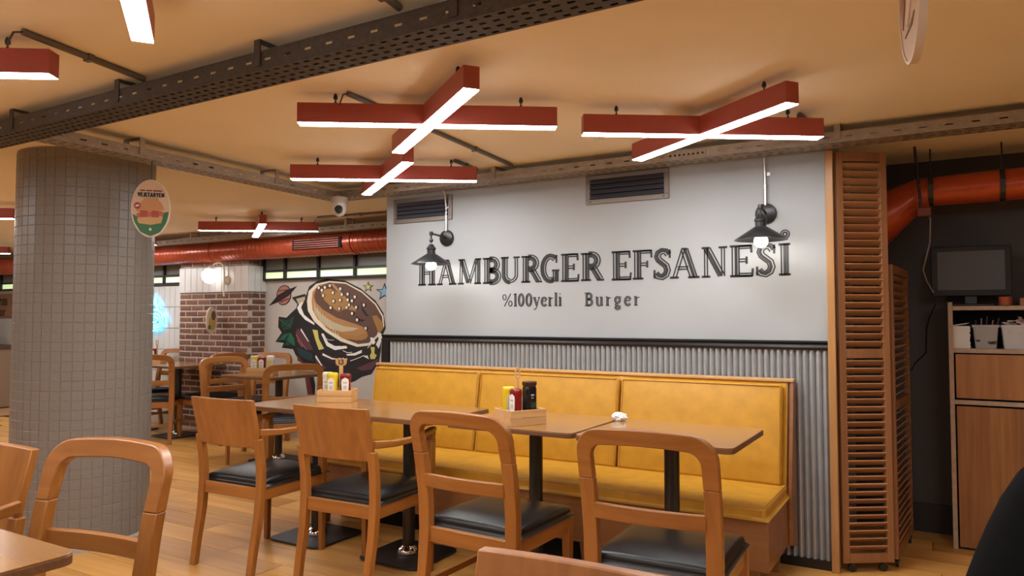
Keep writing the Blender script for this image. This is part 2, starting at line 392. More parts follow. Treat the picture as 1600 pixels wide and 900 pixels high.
# ------------------------------------------------------------------ mural outlines (metres on the back wall)
MURAL = [
('burger_outline','ink',[(-0.226,1.449),(-0.18,1.545),(-0.066,1.598),(0.065,1.615),(0.303,1.595),(0.516,1.51),(0.707,1.389),(0.809,1.265),(0.837,1.123),(0.778,1.019),(0.779,0.916),(0.755,0.8),(0.663,0.68),(0.543,0.649),(0.457,0.606),(0.316,0.56),(0.154,0.499),(0.026,0.412),(-0.031,0.517),(-0.052,0.652),(-0.167,0.73),(-0.283,0.768),(-0.362,0.835),(-0.403,0.897),(-0.57,0.909),(-0.539,0.961),(-0.665,0.97),(-0.573,1.068),(-0.627,1.124),(-0.621,1.235),(-0.508,1.224),(-0.361,1.325),(-0.348,1.364),(-0.432,1.435),(-0.24,1.469)]),
('bun_rim','cream',[(-0.21,1.393),(-0.187,1.497),(-0.085,1.568),(0.102,1.594),(0.321,1.572),(0.537,1.482),(0.714,1.359),(0.809,1.239),(0.818,1.142),(0.737,1.038),(0.634,0.955),(0.479,0.939),(0.265,0.988),(0.063,1.08),(-0.107,1.188),(-0.195,1.296)]),
('bun','bun',[(-0.143,1.392),(-0.131,1.489),(-0.047,1.556),(0.102,1.58),(0.321,1.561),(0.534,1.469),(0.704,1.348),(0.792,1.233),(0.8,1.149),(0.713,1.055),(0.626,0.979),(0.487,0.965),(0.283,1.02),(0.09,1.112),(-0.06,1.213),(-0.128,1.302)]),
('bun_shade','bundark',[(-0.111,1.447),(-0.075,1.529),(0.102,1.576),(0.321,1.557),(0.534,1.465),(0.702,1.346),(0.791,1.229),(0.796,1.151),(0.727,1.058),(0.629,0.982),(0.496,0.968),(0.31,1.015),(0.539,1.005),(0.616,1.043),(0.59,1.121),(0.468,1.16),(0.379,1.18),(0.199,1.226),(0.013,1.308),(-0.082,1.378)]),
('bun_glow','gold',[(-0.017,1.473),(0.029,1.513),(0.122,1.514),(0.232,1.469),(0.341,1.393),(0.466,1.29),(0.396,1.299),(0.306,1.307),(0.234,1.283),(0.143,1.321),(0.04,1.397)]),
('bun_stripe','tan',[(0.112,1.563),(0.158,1.565),(0.377,1.38),(0.35,1.373)]),
('bun_stripe','tan',[(0.332,1.373),(0.377,1.373),(0.466,1.292),(0.44,1.286)]),
('bun_crescent','straw',[(-0.12,1.413),(-0.081,1.323),(0.014,1.247),(0.163,1.179),(0.308,1.139),(0.5,1.121),(0.416,1.094),(0.273,1.084),(0.109,1.118),(-0.022,1.192),(-0.099,1.282)]),
('bun_band','gold',[(0.016,1.145),(0.164,1.098),(0.345,1.053),(0.487,1.042),(0.582,1.082),(0.616,1.056),(0.591,1.017),(0.47,1.002),(0.31,1.023),(0.146,1.078)]),
('bun_patch','gold',[(0.666,1.239),(0.725,1.246),(0.801,1.174),(0.807,1.123),(0.752,1.058),(0.726,1.122)]),
('bun_crease','ink',[(0.517,1.391),(0.562,1.305),(0.623,1.239),(0.588,1.239),(0.536,1.292)]),
('bun_crease','ink',[(0.449,1.246),(0.52,1.21),(0.589,1.2),(0.537,1.184),(0.476,1.2)]),
('lettuce','green',[(-0.588,1.21),(-0.487,1.198),(-0.389,1.241),(-0.407,1.17),(-0.436,1.114),(-0.546,1.092),(-0.583,1.134)]),
('lettuce','green2',[(-0.625,0.988),(-0.545,1.05),(-0.435,1.065),(-0.385,1.003),(-0.374,0.933),(-0.443,0.946),(-0.533,0.933),(-0.503,0.973)]),
('lettuce','teal',[(-0.354,0.919),(-0.246,0.894),(-0.131,0.855),(-0.11,0.773),(-0.206,0.798),(-0.313,0.844)]),
('tomato','plum',[(-0.366,1.073),(-0.338,1.115),(-0.269,1.074),(-0.171,0.978),(-0.112,0.897),(-0.189,0.895),(-0.286,0.935),(-0.345,0.989)]),
('tomato','plum',[(-0.083,0.843),(-0.016,0.776),(0.078,0.718),(0.022,0.71),(-0.072,0.761)]),
('patty','plumdark',[(-0.037,0.878),(0.094,0.847),(0.277,0.818),(0.419,0.829),(0.384,0.775),(0.205,0.77),(0.058,0.792)]),
('bottom_slice','plum',[(0.473,0.732),(0.662,0.797),(0.749,0.832),(0.738,0.786),(0.662,0.725),(0.542,0.708)]),
('bottom_slice','maroon',[(-0.343,0.836),(-0.244,0.769),(-0.129,0.759),(-0.11,0.719),(-0.225,0.742),(-0.332,0.781)]),
('cheese','cheese',[(-0.125,1.103),(-0.055,1.096),(-0.035,1.008),(0.038,0.911),(-0.033,0.898),(-0.086,1.007)]),
('cheese','straw',[(-0.366,1.42),(-0.236,1.442),(-0.239,1.405),(-0.328,1.364)]),
('onion','white',[(-0.347,1.325),(-0.316,1.369),(-0.251,1.396),(-0.292,1.331),(-0.248,1.254),(-0.101,1.169),(-0.101,1.15),(-0.232,1.204),(-0.319,1.275)]),
('onion','white',[(-0.002,1.06),(0.026,1.066),(0.092,0.976),(0.185,0.941),(0.338,0.946),(0.35,0.923),(0.185,0.901),(0.074,0.941)]),
('onion','white',[(0.339,0.864),(0.453,0.88),(0.54,0.911),(0.537,0.882),(0.454,0.854),(0.348,0.851)]),
('pickle','cheese',[(0.652,0.942),(0.703,0.941),(0.698,0.882),(0.729,0.863),(0.704,0.827),(0.653,0.825),(0.644,0.861),(0.664,0.888)]),
('sparkle','white',[(0.558,0.849),(0.61,0.86),(0.631,0.824)]),
('sparkle','white',[(0.646,1.033),(0.685,1.031),(0.711,0.986),(0.685,0.964),(0.655,0.992)]),
('sparkle','white',[(0.735,1.084),(0.786,1.071),(0.802,1.046),(0.753,0.929),(0.719,0.967),(0.752,1.019)]),
('shine','white',[(-0.289,1.115),(-0.171,0.978),(-0.19,0.985),(-0.292,1.094)]),
('shine','white',[(-0.074,0.843),(0.022,0.737),(-0.001,0.743),(-0.081,0.822)]),
('shine','white',[(0.02,0.866),(0.15,0.822),(0.259,0.809),(0.15,0.808),(0.02,0.845)]),
('planet_shadow','ink',[(-0.439,1.448),(-0.455,1.408),(-0.485,1.377),(-0.524,1.358),(-0.567,1.354),(-0.607,1.367),(-0.638,1.395),(-0.655,1.432),(-0.655,1.474),(-0.639,1.514),(-0.608,1.546),(-0.568,1.564),(-0.525,1.567),(-0.486,1.554),(-0.456,1.526),(-0.439,1.489)]),
('planet','salmon',[(-0.451,1.449),(-0.466,1.413),(-0.492,1.384),(-0.527,1.366),(-0.566,1.363),(-0.601,1.375),(-0.628,1.4),(-0.643,1.434),(-0.643,1.473),(-0.628,1.51),(-0.601,1.539),(-0.565,1.556),(-0.527,1.559),(-0.492,1.547),(-0.465,1.522),(-0.451,1.487)]),
('planet_stripe','maroon',[(-0.624,1.512),(-0.473,1.523),(-0.469,1.512),(-0.622,1.501)]),
('planet_stripe','maroon',[(-0.602,1.398),(-0.472,1.431),(-0.467,1.419),(-0.591,1.383)]),
('planet_ring','ink',[(-0.771,1.349),(-0.633,1.462),(-0.513,1.51),(-0.355,1.552),(-0.472,1.453),(-0.602,1.398)]),
('planet_ring_core','plumdark',[(-0.714,1.385),(-0.593,1.454),(-0.473,1.502),(-0.414,1.525),(-0.512,1.453),(-0.612,1.412)]),
('star_outline','ink',[(0.614,1.574),(0.631,1.539),(0.68,1.536),(0.642,1.514),(0.655,1.478),(0.615,1.499),(0.575,1.479),(0.587,1.515),(0.549,1.539),(0.598,1.539)]),
('star','cheese',[(0.614,1.558),(0.626,1.533),(0.66,1.532),(0.634,1.516),(0.643,1.491),(0.615,1.506),(0.587,1.492),(0.596,1.517),(0.569,1.534),(0.603,1.534)]),
('star_outline','ink',[(0.819,1.554),(0.847,1.497),(0.924,1.493),(0.864,1.457),(0.885,1.399),(0.821,1.433),(0.756,1.401),(0.776,1.459),(0.714,1.497),(0.793,1.498)]),
('star','blue',[(0.82,1.534),(0.841,1.49),(0.899,1.487),(0.854,1.46),(0.87,1.416),(0.82,1.442),(0.772,1.417),(0.787,1.461),(0.74,1.49),(0.799,1.491)]),
('lower_scroll','ink',[(-0.164,0.538),(-0.184,0.62),(-0.108,0.637),(-0.079,0.542),(-0.086,0.446),(-0.162,0.442)]),
('lower_panel','maroon',[(-0.223,0.618),(-0.165,0.627),(-0.105,0.445),(-0.181,0.441)]),
('seed_outline','ink',[(-0.018,1.528),(-0.025,1.513),(-0.042,1.506),(-0.06,1.513),(-0.067,1.529),(-0.06,1.544),(-0.043,1.55),(-0.025,1.544)]),
('seed','cream',[(-0.026,1.528),(-0.03,1.517),(-0.042,1.512),(-0.054,1.517),(-0.06,1.529),(-0.055,1.54),(-0.043,1.545),(-0.031,1.54)]),
('seed_outline','ink',[(0.025,1.502),(0.019,1.487),(0.001,1.481),(-0.016,1.488),(-0.023,1.503),(-0.016,1.519),(0.001,1.525),(0.018,1.518)]),
('seed','cream',[(0.018,1.503),(0.013,1.491),(0.001,1.486),(-0.011,1.491),(-0.016,1.503),(-0.011,1.515),(0.001,1.519),(0.013,1.514)]),
('seed_outline','ink',[(0.068,1.529),(0.061,1.514),(0.044,1.508),(0.027,1.514),(0.019,1.53),(0.026,1.545),(0.043,1.551),(0.061,1.544)]),
('seed','cream',[(0.06,1.529),(0.056,1.518),(0.044,1.513),(0.032,1.518),(0.027,1.53),(0.032,1.541),(0.043,1.546),(0.055,1.541)]),
('seed_outline','ink',[(0.136,1.545),(0.129,1.53),(0.112,1.524),(0.095,1.531),(0.088,1.546),(0.095,1.561),(0.112,1.567),(0.129,1.561)]),
('seed','cream',[(0.129,1.545),(0.124,1.534),(0.112,1.529),(0.1,1.534),(0.095,1.546),(0.1,1.557),(0.112,1.562),(0.124,1.557)]),
('seed_outline','ink',[(0.277,1.511),(0.27,1.496),(0.253,1.49),(0.237,1.497),(0.23,1.512),(0.236,1.527),(0.253,1.533),(0.27,1.526)]),
('seed','cream',[(0.269,1.511),(0.265,1.5),(0.253,1.495),(0.242,1.5),(0.237,1.512),(0.242,1.523),(0.253,1.528),(0.265,1.523)]),
('seed_outline','ink',[(0.045,1.447),(0.038,1.432),(0.021,1.426),(0.004,1.433),(-0.004,1.448),(0.003,1.464),(0.02,1.47),(0.038,1.463)]),
('seed','cream',[(0.037,1.448),(0.033,1.436),(0.021,1.431),(0.009,1.436),(0.004,1.448),(0.009,1.46),(0.02,1.464),(0.032,1.459)]),
('seed_outline','ink',[(0.177,1.474),(0.171,1.459),(0.154,1.452),(0.137,1.459),(0.13,1.475),(0.136,1.49),(0.153,1.496),(0.17,1.489)]),
('seed','cream',[(0.17,1.474),(0.165,1.462),(0.154,1.458),(0.142,1.463),(0.137,1.474),(0.142,1.486),(0.153,1.49),(0.165,1.485)]),
('seed_outline','ink',[(0.297,1.454),(0.291,1.439),(0.274,1.433),(0.257,1.44),(0.25,1.455),(0.257,1.47),(0.274,1.476),(0.29,1.469)]),
('seed','cream',[(0.29,1.454),(0.285,1.443),(0.274,1.438),(0.262,1.443),(0.258,1.455),(0.262,1.466),(0.274,1.471),(0.285,1.466)]),
('seed_outline','ink',[(0.376,1.457),(0.369,1.442),(0.353,1.436),(0.336,1.442),(0.329,1.458),(0.336,1.473),(0.352,1.479),(0.369,1.472)]),
('seed','cream',[(0.369,1.457),(0.364,1.446),(0.353,1.441),(0.341,1.446),(0.337,1.458),(0.341,1.469),(0.353,1.473),(0.364,1.468)]),
('seed_outline','ink',[(0.47,1.427),(0.463,1.413),(0.447,1.407),(0.431,1.413),(0.424,1.428),(0.431,1.443),(0.447,1.449),(0.463,1.443)]),
('seed','cream',[(0.463,1.428),(0.458,1.416),(0.447,1.412),(0.436,1.417),(0.431,1.428),(0.436,1.439),(0.447,1.444),(0.458,1.439)]),
('seed_outline','ink',[(0.188,1.39),(0.181,1.375),(0.164,1.368),(0.147,1.375),(0.14,1.39),(0.147,1.406),(0.164,1.412),(0.18,1.405)]),
('seed','cream',[(0.18,1.39),(0.176,1.378),(0.164,1.374),(0.152,1.379),(0.147,1.39),(0.152,1.402),(0.164,1.406),(0.175,1.401)]),
('seed_outline','ink',[(0.276,1.398),(0.27,1.383),(0.253,1.377),(0.236,1.383),(0.229,1.399),(0.236,1.414),(0.253,1.42),(0.269,1.413)]),
('seed','cream',[(0.269,1.398),(0.265,1.387),(0.253,1.382),(0.241,1.387),(0.237,1.399),(0.241,1.41),(0.253,1.415),(0.264,1.41)]),
('seed_outline','ink',[(0.377,1.4),(0.37,1.385),(0.354,1.378),(0.337,1.385),(0.33,1.4),(0.337,1.415),(0.353,1.421),(0.37,1.415)]),
('seed','cream',[(0.369,1.4),(0.365,1.388),(0.354,1.384),(0.342,1.389),(0.337,1.4),(0.342,1.411),(0.353,1.416),(0.365,1.411)]),
('seed_outline','ink',[(0.433,1.39),(0.427,1.375),(0.411,1.368),(0.394,1.375),(0.387,1.39),(0.394,1.405),(0.41,1.411),(0.426,1.405)]),
('seed','cream',[(0.426,1.39),(0.422,1.378),(0.411,1.374),(0.399,1.379),(0.394,1.39),(0.399,1.401),(0.41,1.406),(0.421,1.401)]),
('seed_outline','ink',[(0.395,1.349),(0.388,1.334),(0.372,1.328),(0.356,1.334),(0.349,1.349),(0.355,1.364),(0.372,1.37),(0.388,1.364)]),
('seed','cream',[(0.388,1.349),(0.383,1.337),(0.372,1.333),(0.361,1.338),(0.356,1.349),(0.36,1.36),(0.372,1.365),(0.383,1.36)]),
('seed_outline','ink',[(0.152,1.324),(0.145,1.309),(0.128,1.302),(0.111,1.309),(0.104,1.324),(0.111,1.339),(0.128,1.346),(0.145,1.339)]),
('seed','cream',[(0.145,1.324),(0.14,1.312),(0.128,1.308),(0.116,1.313),(0.111,1.324),(0.116,1.336),(0.128,1.34),(0.14,1.335)]),
('seed_outline','ink',[(0.268,1.315),(0.262,1.3),(0.245,1.294),(0.228,1.3),(0.221,1.315),(0.228,1.33),(0.245,1.337),(0.261,1.33)]),
('seed','cream',[(0.261,1.315),(0.257,1.304),(0.245,1.299),(0.234,1.304),(0.229,1.315),(0.233,1.327),(0.245,1.331),(0.256,1.326)]),
('seed_outline','ink',[(0.365,1.325),(0.358,1.31),(0.342,1.304),(0.326,1.31),(0.319,1.325),(0.325,1.34),(0.342,1.346),(0.358,1.34)]),
('seed','cream',[(0.358,1.325),(0.353,1.314),(0.342,1.309),(0.331,1.314),(0.326,1.325),(0.33,1.337),(0.342,1.341),(0.353,1.336)]),
('seed_outline','ink',[(0.489,1.325),(0.482,1.31),(0.466,1.304),(0.45,1.311),(0.443,1.326),(0.449,1.341),(0.466,1.347),(0.482,1.34)]),
('seed','cream',[(0.482,1.325),(0.477,1.314),(0.466,1.31),(0.455,1.314),(0.45,1.326),(0.454,1.337),(0.466,1.341),(0.477,1.337)]),
('seed_outline','ink',[(0.589,1.347),(0.583,1.332),(0.567,1.326),(0.551,1.332),(0.544,1.347),(0.55,1.362),(0.566,1.368),(0.582,1.362)]),
('seed','cream',[(0.582,1.347),(0.578,1.336),(0.567,1.331),(0.556,1.336),(0.551,1.347),(0.555,1.358),(0.566,1.363),(0.577,1.358)]),
('seed_outline','ink',[(0.438,1.266),(0.432,1.251),(0.416,1.245),(0.399,1.251),(0.392,1.266),(0.399,1.281),(0.415,1.287),(0.431,1.281)]),
('seed','cream',[(0.431,1.266),(0.427,1.255),(0.416,1.25),(0.404,1.255),(0.399,1.266),(0.404,1.277),(0.415,1.282),(0.426,1.277)]),
('seed_outline','ink',[(0.504,1.203),(0.497,1.188),(0.481,1.181),(0.465,1.187),(0.458,1.202),(0.465,1.217),(0.481,1.224),(0.497,1.217)]),
('seed','cream',[(0.497,1.202),(0.492,1.191),(0.481,1.187),(0.47,1.191),(0.465,1.202),(0.47,1.214),(0.481,1.218),(0.492,1.214)]),
('seed_outline','ink',[(0.616,1.122),(0.609,1.107),(0.593,1.1),(0.578,1.106),(0.571,1.121),(0.577,1.136),(0.593,1.142),(0.609,1.136)]),
('seed','cream',[(0.609,1.122),(0.604,1.11),(0.593,1.106),(0.582,1.11),(0.578,1.121),(0.582,1.132),(0.593,1.137),(0.604,1.133)])]

# ================================================================== THE SETTING
X0, X1, Y0 = -13.0, 2.4, -3.4
floor = struct(MB().box(X0, X1, Y0, BACK_Y+0.1, -0.12, -0.012).build('floor', 'floor'), 'pale oak plank floor')
ceiling = struct(MB().box(X0, X1, Y0, BACK_Y+0.1, CEIL, CEIL+0.1).build('ceiling', 'ceiling'), 'warm tan painted ceiling')
struct(MB().box(X0-0.1, X0, Y0, BACK_Y, 0, CEIL).build('wall_left', 'roomwall'))
struct(MB().box(X1, X1+0.1, Y0, BACK_Y, 0, CEIL).build('wall_right', 'roomwall'))
struct(MB().box(X0, X1, Y0-0.1, Y0, 0, CEIL).build('wall_rear', 'roomwall'))
wall_back = struct(MB().box(X0, WL, BACK_Y, BACK_Y+0.1, 0, CEIL).build('wall_back', 'backwall'), 'pale wall at the back of the room')
struct(MB().box(X0, WL, BACK_Y-0.015, BACK_Y, 0, 0.09).build('baseboard_back', flat((0.45,0.41,0.36))))
wall_front = struct(MB().box(WL, WR, WALL_Y, BACK_Y, 0, CEIL).build('wall_front', 'wall', bevel=0.004), 'grey painted feature wall behind the bench')
DARK_Y = 4.85
struct(MB().box(WR, X1, DARK_Y, DARK_Y+0.1, 0, CEIL).build('wall_side', 'darkwall'), 'charcoal wall of the service corner')
struct(MB().box(WR, 0.03, DARK_Y-0.012, DARK_Y, 0, 0.16).build('baseboard_side', flat((0.02,0.018,0.018))))
# black rail, corner post and baseboard of the feature wall
t = MB()
t.prism([(WALL_Y, 1.062), (WALL_Y-0.03, 1.062), (WALL_Y-0.036, 1.075), (WALL_Y-0.024, 1.09), (WALL_Y-0.034, 1.10), (WALL_Y-0.034, 1.108), (WALL_Y, 1.108)], WL-0.01, WR, 'yz')
struct(t.build('trim_1', 'blacktrim'), 'black moulded rail along the feature wall')
struct(MB().box(WL-0.012, WL+0.05, WALL_Y-0.03, WALL_Y+0.01, 0, 1.062).build('trim_2', 'blacktrim'))
struct(MB().box(WL, WR, WALL_Y-0.03, WALL_Y, 0, 0.045).build('baseboard_front', 'blacktrim'))
# corrugated sheet: real ridges
cm = MB(); n = 12; pitch = 0.031; xs = []
steps = int((WR-WL-0.05)/pitch*n)
for i in range(steps+1):
    x = WL+0.05+i*pitch/n
    y = WALL_Y-0.003-0.024*abs(math.sin(PI*i/n))**0.85
    xs.append((x, y))
cm.add([(x, y, 0.04) for x, y in xs]+[(x, y, 1.064) for x, y in xs], [(i, i+1, steps+1+i+1, steps+1+i) for i in range(steps)])
cm.build('corrugated_panel', 'corr', wall_front, smooth=60)

# ---- floor planks
MB().box(-10.2, 1.2, 1.27, BACK_Y-0.01, -0.0125, -0.006).build('joint_filler', flat((0.06,0.028,0.012), 0.9), floor)
PW, PL = 0.188, 1.25
variants = []
for k in range(5):
    pm = MB(); g = 0.0016
    pm.box(g, PL-g, g, PW-g, -0.012, 0.0)
    variants.append(pm.mesh('plank', 'plank'))
row = 0; y = 1.27
while y < BACK_Y-0.02:
    off = (row*0.43) % PL
    x = -9.0-off
    while x < 1.1:
        if not (WL < x and x+PL < WR and y > WALL_Y):
            o = bpy.data.objects.new('plank', variants[(row+int(x*7)) % 5]); col.objects.link(o)
            o.location = (x, y, 0); o.parent = floor
        x += PL
    y += PW; row += 1

# ---- round column clad in mosaic tiles
CX, CY, CR = -4.21, 2.364, 0.344
column = struct(MB().lathe([(CR, 0.0), (CR, CEIL)], 84, (0,0,0)).build('column', 'grout', smooth=40, loc=(CX, CY, 0)), 'round column clad in taupe mosaic tiles')
NT, TP = 42, 0.0515
tw = 2*PI*(CR+0.003)/NT-0.002; th = TP-0.002
tm = MB()
b = 0.0016
tm.loft([[(-0.004, -tw/2, -th/2), (-0.004, tw/2, -th/2), (-0.004, tw/2, th/2), (-0.004, -tw/2, th/2)],
         [(0.0010, -tw/2, -th/2), (0.0010, tw/2, -th/2), (0.0010, tw/2, th/2), (0.0010, -tw/2, th/2)],
         [(0.0022, -tw/2+b, -th/2+b), (0.0022, tw/2-b, -th/2+b), (0.0022, tw/2-b, th/2-b), (0.0022, -tw/2+b, th/2-b)]])
tile_me = tm.mesh('tile', 'tile')
cam_a = math.atan2(-CY, -CX)
cells = []
for j in range(41):
    for i in range(NT):
        a = 2*PI*i/NT
        z = 0.012+TP*(j+0.5)
        d = (a-cam_a+PI) % (2*PI)-PI
        cells.append((-math.cos(d)/(1+0.08*(z-1.25)**2)+(0.35 if z < 0.18 or z > 1.95 else 0), a, z))
cells.sort()
for s, a, z in cells[:300]:
    o = bpy.data.objects.new('tile', tile_me); col.objects.link(o); o.parent = column
    o.location = (CR*math.cos(a), CR*math.sin(a), z); o.rotation_euler.z = a
rest = MB()
for s, a, z in cells[300:]:
    mt = Matrix.Translation((CR*math.cos(a), CR*math.sin(a), z)) @ Matrix.Rotation(a, 4, 'Z')
    rest.add([mt @ Vector(p) for p in tm.v], tm.f)
o = rest.build('tile_field', 'tile', column); o['kind'] = 'stuff'
ring = MB().lathe([(CR, 0.0), (CR+0.035, 0.0), (CR+0.035, 0.022), (CR+0.006, 0.026)], 64)
ring.build('floor_ring', flat((0.40,0.38,0.35), 0.4), column, smooth=40)

# ---- brick pier at the back
PX0, PX1, PY = -7.35, -6.22, 5.167
pier = struct(MB().box(PX0+0.006, PX1-0.006, PY+0.006, BACK_Y, 0, CEIL).build('brick_pier', 'mortar'), 'brick pier with a band of white tiles at the back wall')
def brick_mesh(L, D, H, seed):
    rnd = random.Random(seed); j = lambda a: rnd.uniform(-a, a)
    m = MB(); r = []
    for y, ins in ((D/2, 0.0), (-D/2+0.006, 0.0), (-D/2, 0.005)):
        r.append([(-L/2+ins+j(.003), y+j(.002), -H/2+ins+j(.002)), (0+j(.003), y+j(.002), -H/2+ins+j(.003)), (L/2-ins+j(.003), y+j(.002), -H/2+ins+j(.002)),
                  (L/2-ins+j(.003), y+j(.002), H/2-ins+j(.002)), (0, y+j(.002), H/2-ins+j(.003)), (-L/2+ins+j(.003), y+j(.002), H/2-ins+j(.002))])
    m.loft(r)
    return m.mesh('brick', 'brick', smooth=35)
BH = 0.0635; BL = 0.205; joint = 0.016
def course(z, x_from, x_to, shift, face):
    x = x_from-(BL/2 if shift else 0)
    while x < x_to-0.02:
        a, b2 = max(x, x_from), min(x+BL, x_to)
        if b2-a > 0.04:
            L = round(b2-a-joint, 3)
            k = (L, random.randint(0, 3))
            if k not in BR: BR[k] = brick_mesh(L, 0.05, BH-joint, len(BR))
            o = bpy.data.objects.new('brick', BR[k]); col.objects.link(o); o.parent = pier
            c = (a+b2)/2
            if face == 'front': o.location = (c, PY+0.025, z)
            else: o.location = (PX1-0.025, c, z); o.rotation_euler.z = PI/2
        x += BL
BR = {}
for k in range(23):
    z = 1.488-BH*(k+0.5)
    course(z, PX0, PX1+0.009, k % 2, 'front')
    course(z, PY+0.052, BACK_Y, (k+1) % 2, 'side')
for z in (1.81, 1.81+BH):
    course(z, PX0, PX1+0.009, z > 1.82, 'front'); course(z, PY+0.052, BACK_Y, z < 1.82, 'side')
# band of white tiles above the bricks
def tilebox(w, h, d=0.012):
    m = MB().loft([[(-w/2, d/2, -h/2), (w/2, d/2, -h/2), (w/2, d/2, h/2), (-w/2, d/2, h/2)],
                   [(-w/2, -d/2+.002, -h/2), (w/2, -d/2+.002, -h/2), (w/2, -d/2+.002, h/2), (-w/2, -d/2+.002, h/2)],
                   [(-w/2+.002, -d/2, -h/2+.002), (w/2-.002, -d/2, -h/2+.002), (w/2-.002, -d/2, h/2-.002), (-w/2+.002, -d/2, h/2-.002)]])
    return m.mesh('wall_tile', 'whitetile')
MB().box(PX0+0.002, PX1-0.002, PY+0.0025, PY+0.005, 1.49, 1.78).build('grout_bed', flat((0.16,0.155,0.15), 0.9), pier)
MB().box(PX1-0.005, PX1-0.0025, PY+0.003, BACK_Y, 1.49, 1.78).build('grout_bed', flat((0.16,0.155,0.15), 0.9), pier)
MB().box(PX0-1.5, PX0, BACK_Y-0.003, BACK_Y, 0.09, 1.605).build('grout_bed', flat((0.16,0.155,0.15), 0.9), wall_back)
w = (PX1-PX0)/11
bt = tilebox(w-0.006, 0.272); bs = tilebox(0.071, 0.272)
for i in range(11):
    o = bpy.data.objects.new('wall_tile', bt); col.objects.link(o); o.parent = pier; o.location = (PX0+w*(i+0.5), PY-0.004, 1.635)
for i in range(3):
    o = bpy.data.objects.new('wall_tile', bs); col.objects.link(o); o.parent = pier
    o.location = (PX1+0.004, PY+0.04+0.077*i, 1.635); o.rotation_euler.z = PI/2
# white tiled wall with the neon sign, left of the pier
nt_me = tilebox(0.094, 0.244)
for i in range(15):
    for j in range(6):
        o = bpy.data.objects.new('wall_tile', nt_me); col.objects.link(o); o.parent = wall_back
        o.location = (PX0-0.05-0.1*i, BACK_Y-0.006, 1.475-0.25*j)
# ---- transom windows under the duct
def transom(name, xa, xb, mull, label):
    z0, z1, zm = 1.615, 1.885, 1.715
    m = MB()
    m.box(xa, xb, BACK_Y-0.05, BACK_Y, z0, z0+0.022).box(xa, xb, BACK_Y-0.05, BACK_Y, zm-0.012, zm+0.012).box(xa, xb, BACK_Y-0.05, BACK_Y, z1-0.02, z1)
    for x in mull: m.box(x-0.016, x+0.016, BACK_Y-0.056, BACK_Y, z0, z1)
    w_ = struct(m.build(name, 'blackmetal', bevel=0.003), label)
    for i in range(len(mull)-1):
        a, b_ = mull[i]+0.016, mull[i+1]-0.016
        MB().box(a, b_, BACK_Y-0.028, BACK_Y-0.022, z0+0.022, zm-0.012).build('pane', 'greenpane', w_)
        MB().box(a, b_, BACK_Y-0.028, BACK_Y-0.022, zm+0.012, z1-0.02).build('pane', 'greypane', w_)
    return w_
transom('window_1', -6.22, WL, [-6.21, -5.89, -5.412, -4.922, -4.42, -3.92, -3.42], 'black framed transom window above the mural')
transom('window_2', -9.4, PX0, [-9.38, -8.88, -8.4, -7.92, -7.37], 'black framed transom window above the neon sign')
transom('window_3', -12.9, -10.2, [-12.88, -12.3, -11.72, -11.1, -10.22], 'black framed transom window at the far end')

# ================================================================== CEILING SERVICES
def tray(name, label, p, q, width, depth, zb, mat, rows, pitch=0.05, group=None, hang=1.0):
    """perforated cable tray from p to q (centre line, xy), bottom at zb"""
    p, q = Vector((p[0], p[1], 0)), Vector((q[0], q[1], 0))
    L = (q-p).length; a = math.atan2(q.y-p.y, q.x-p.x)
    t = thing(name, label, 'cable tray', (p.x, p.y, zb), a, group)
    nx = int(L/pitch)
    MB().perf((0, -width/2, 0), (1,0,0), (0,1,0), L, width, nx, rows, pitch*0.5, width/rows*0.36).build('tray_bottom', mat, t, thick=0.0015)
    for s in (-1, 1):
        m = MB().perf((0, s*width/2, 0), (1,0,0), (0,0,1), L, depth, nx//2, 1, pitch*0.62, 0.008, False)
        m.box(0, L, s*width/2-0.004 if s > 0 else -width/2-0.002, s*width/2+0.002 if s > 0 else -width/2+0.004, depth-0.003, depth)
        m.build('tray_side', mat, t, thick=0.0015)
    k = 0.45
    while k < L:
        m = MB()
        for s in (-1, 1):
            m.box(k-0.014, k+0.014, s*(width/2+0.004)-0.0025, s*(width/2+0.004)+0.0025, 0.012, CEIL-zb)
        m.box(k-0.014, k+0.014, -width/2, width/2, CEIL-zb-0.005, CEIL-zb)
        m.build('hanger', mat, t)
        k += hang
    c = MB()
    for i in range(3):
        yy = (i-1)*width*0.27
        c.tube([(x*L/14, yy+0.012*math.sin(x*1.9+i*2), 0.02+0.01*math.sin(x*1.3+i)) for x in range(15)], 0.008, 6)
    c.build('cables', 'cable', t, smooth=60)
    return t
tray('cable_tray', 'dark dusty perforated cable tray crossing the ceiling above the tables', (-4.7, 1.68), (-0.2, 1.68), 0.135, 0.062, 2.03, 'darktray', 4, 0.045, hang=0.78)
tray('cable_tray', 'grey perforated cable tray along the top of the feature wall', (-3.7, 3.765), (1.2, 3.765), 0.13, 0.05, 2.045, 'tray', 3, 0.05, hang=0.95)
MB().box(-0.10, 0.10, -0.0035, 0, 0.004, 0.044).build('splice_plate', 'tray', bpy.data.objects['cable_tray.001'], loc=(2.58, -0.066, 0))
for k in range(8):
    MB().lathe([(0.006, 0), (0.004, 0.003)], 8).build('bolt', 'void', bpy.data.objects['cable_tray.001'], loc=(2.495+k*0.0243, -0.0695, 0.024)).rotation_euler = (PI/2, 0, 0)
tray('cable_tray', 'grey perforated cable tray running back from the column', (-3.50, 1.75), (-3.575, 3.69), 0.12, 0.05, 2.03, 'tray', 3, 0.05, hang=0.9)
tray('cable_tray', 'narrow cable tray above the red duct', (-9.5, 4.98), (-3.3, 4.98), 0.085, 0.05, 2.02, 'tray', 3, 0.06, hang=1.1)

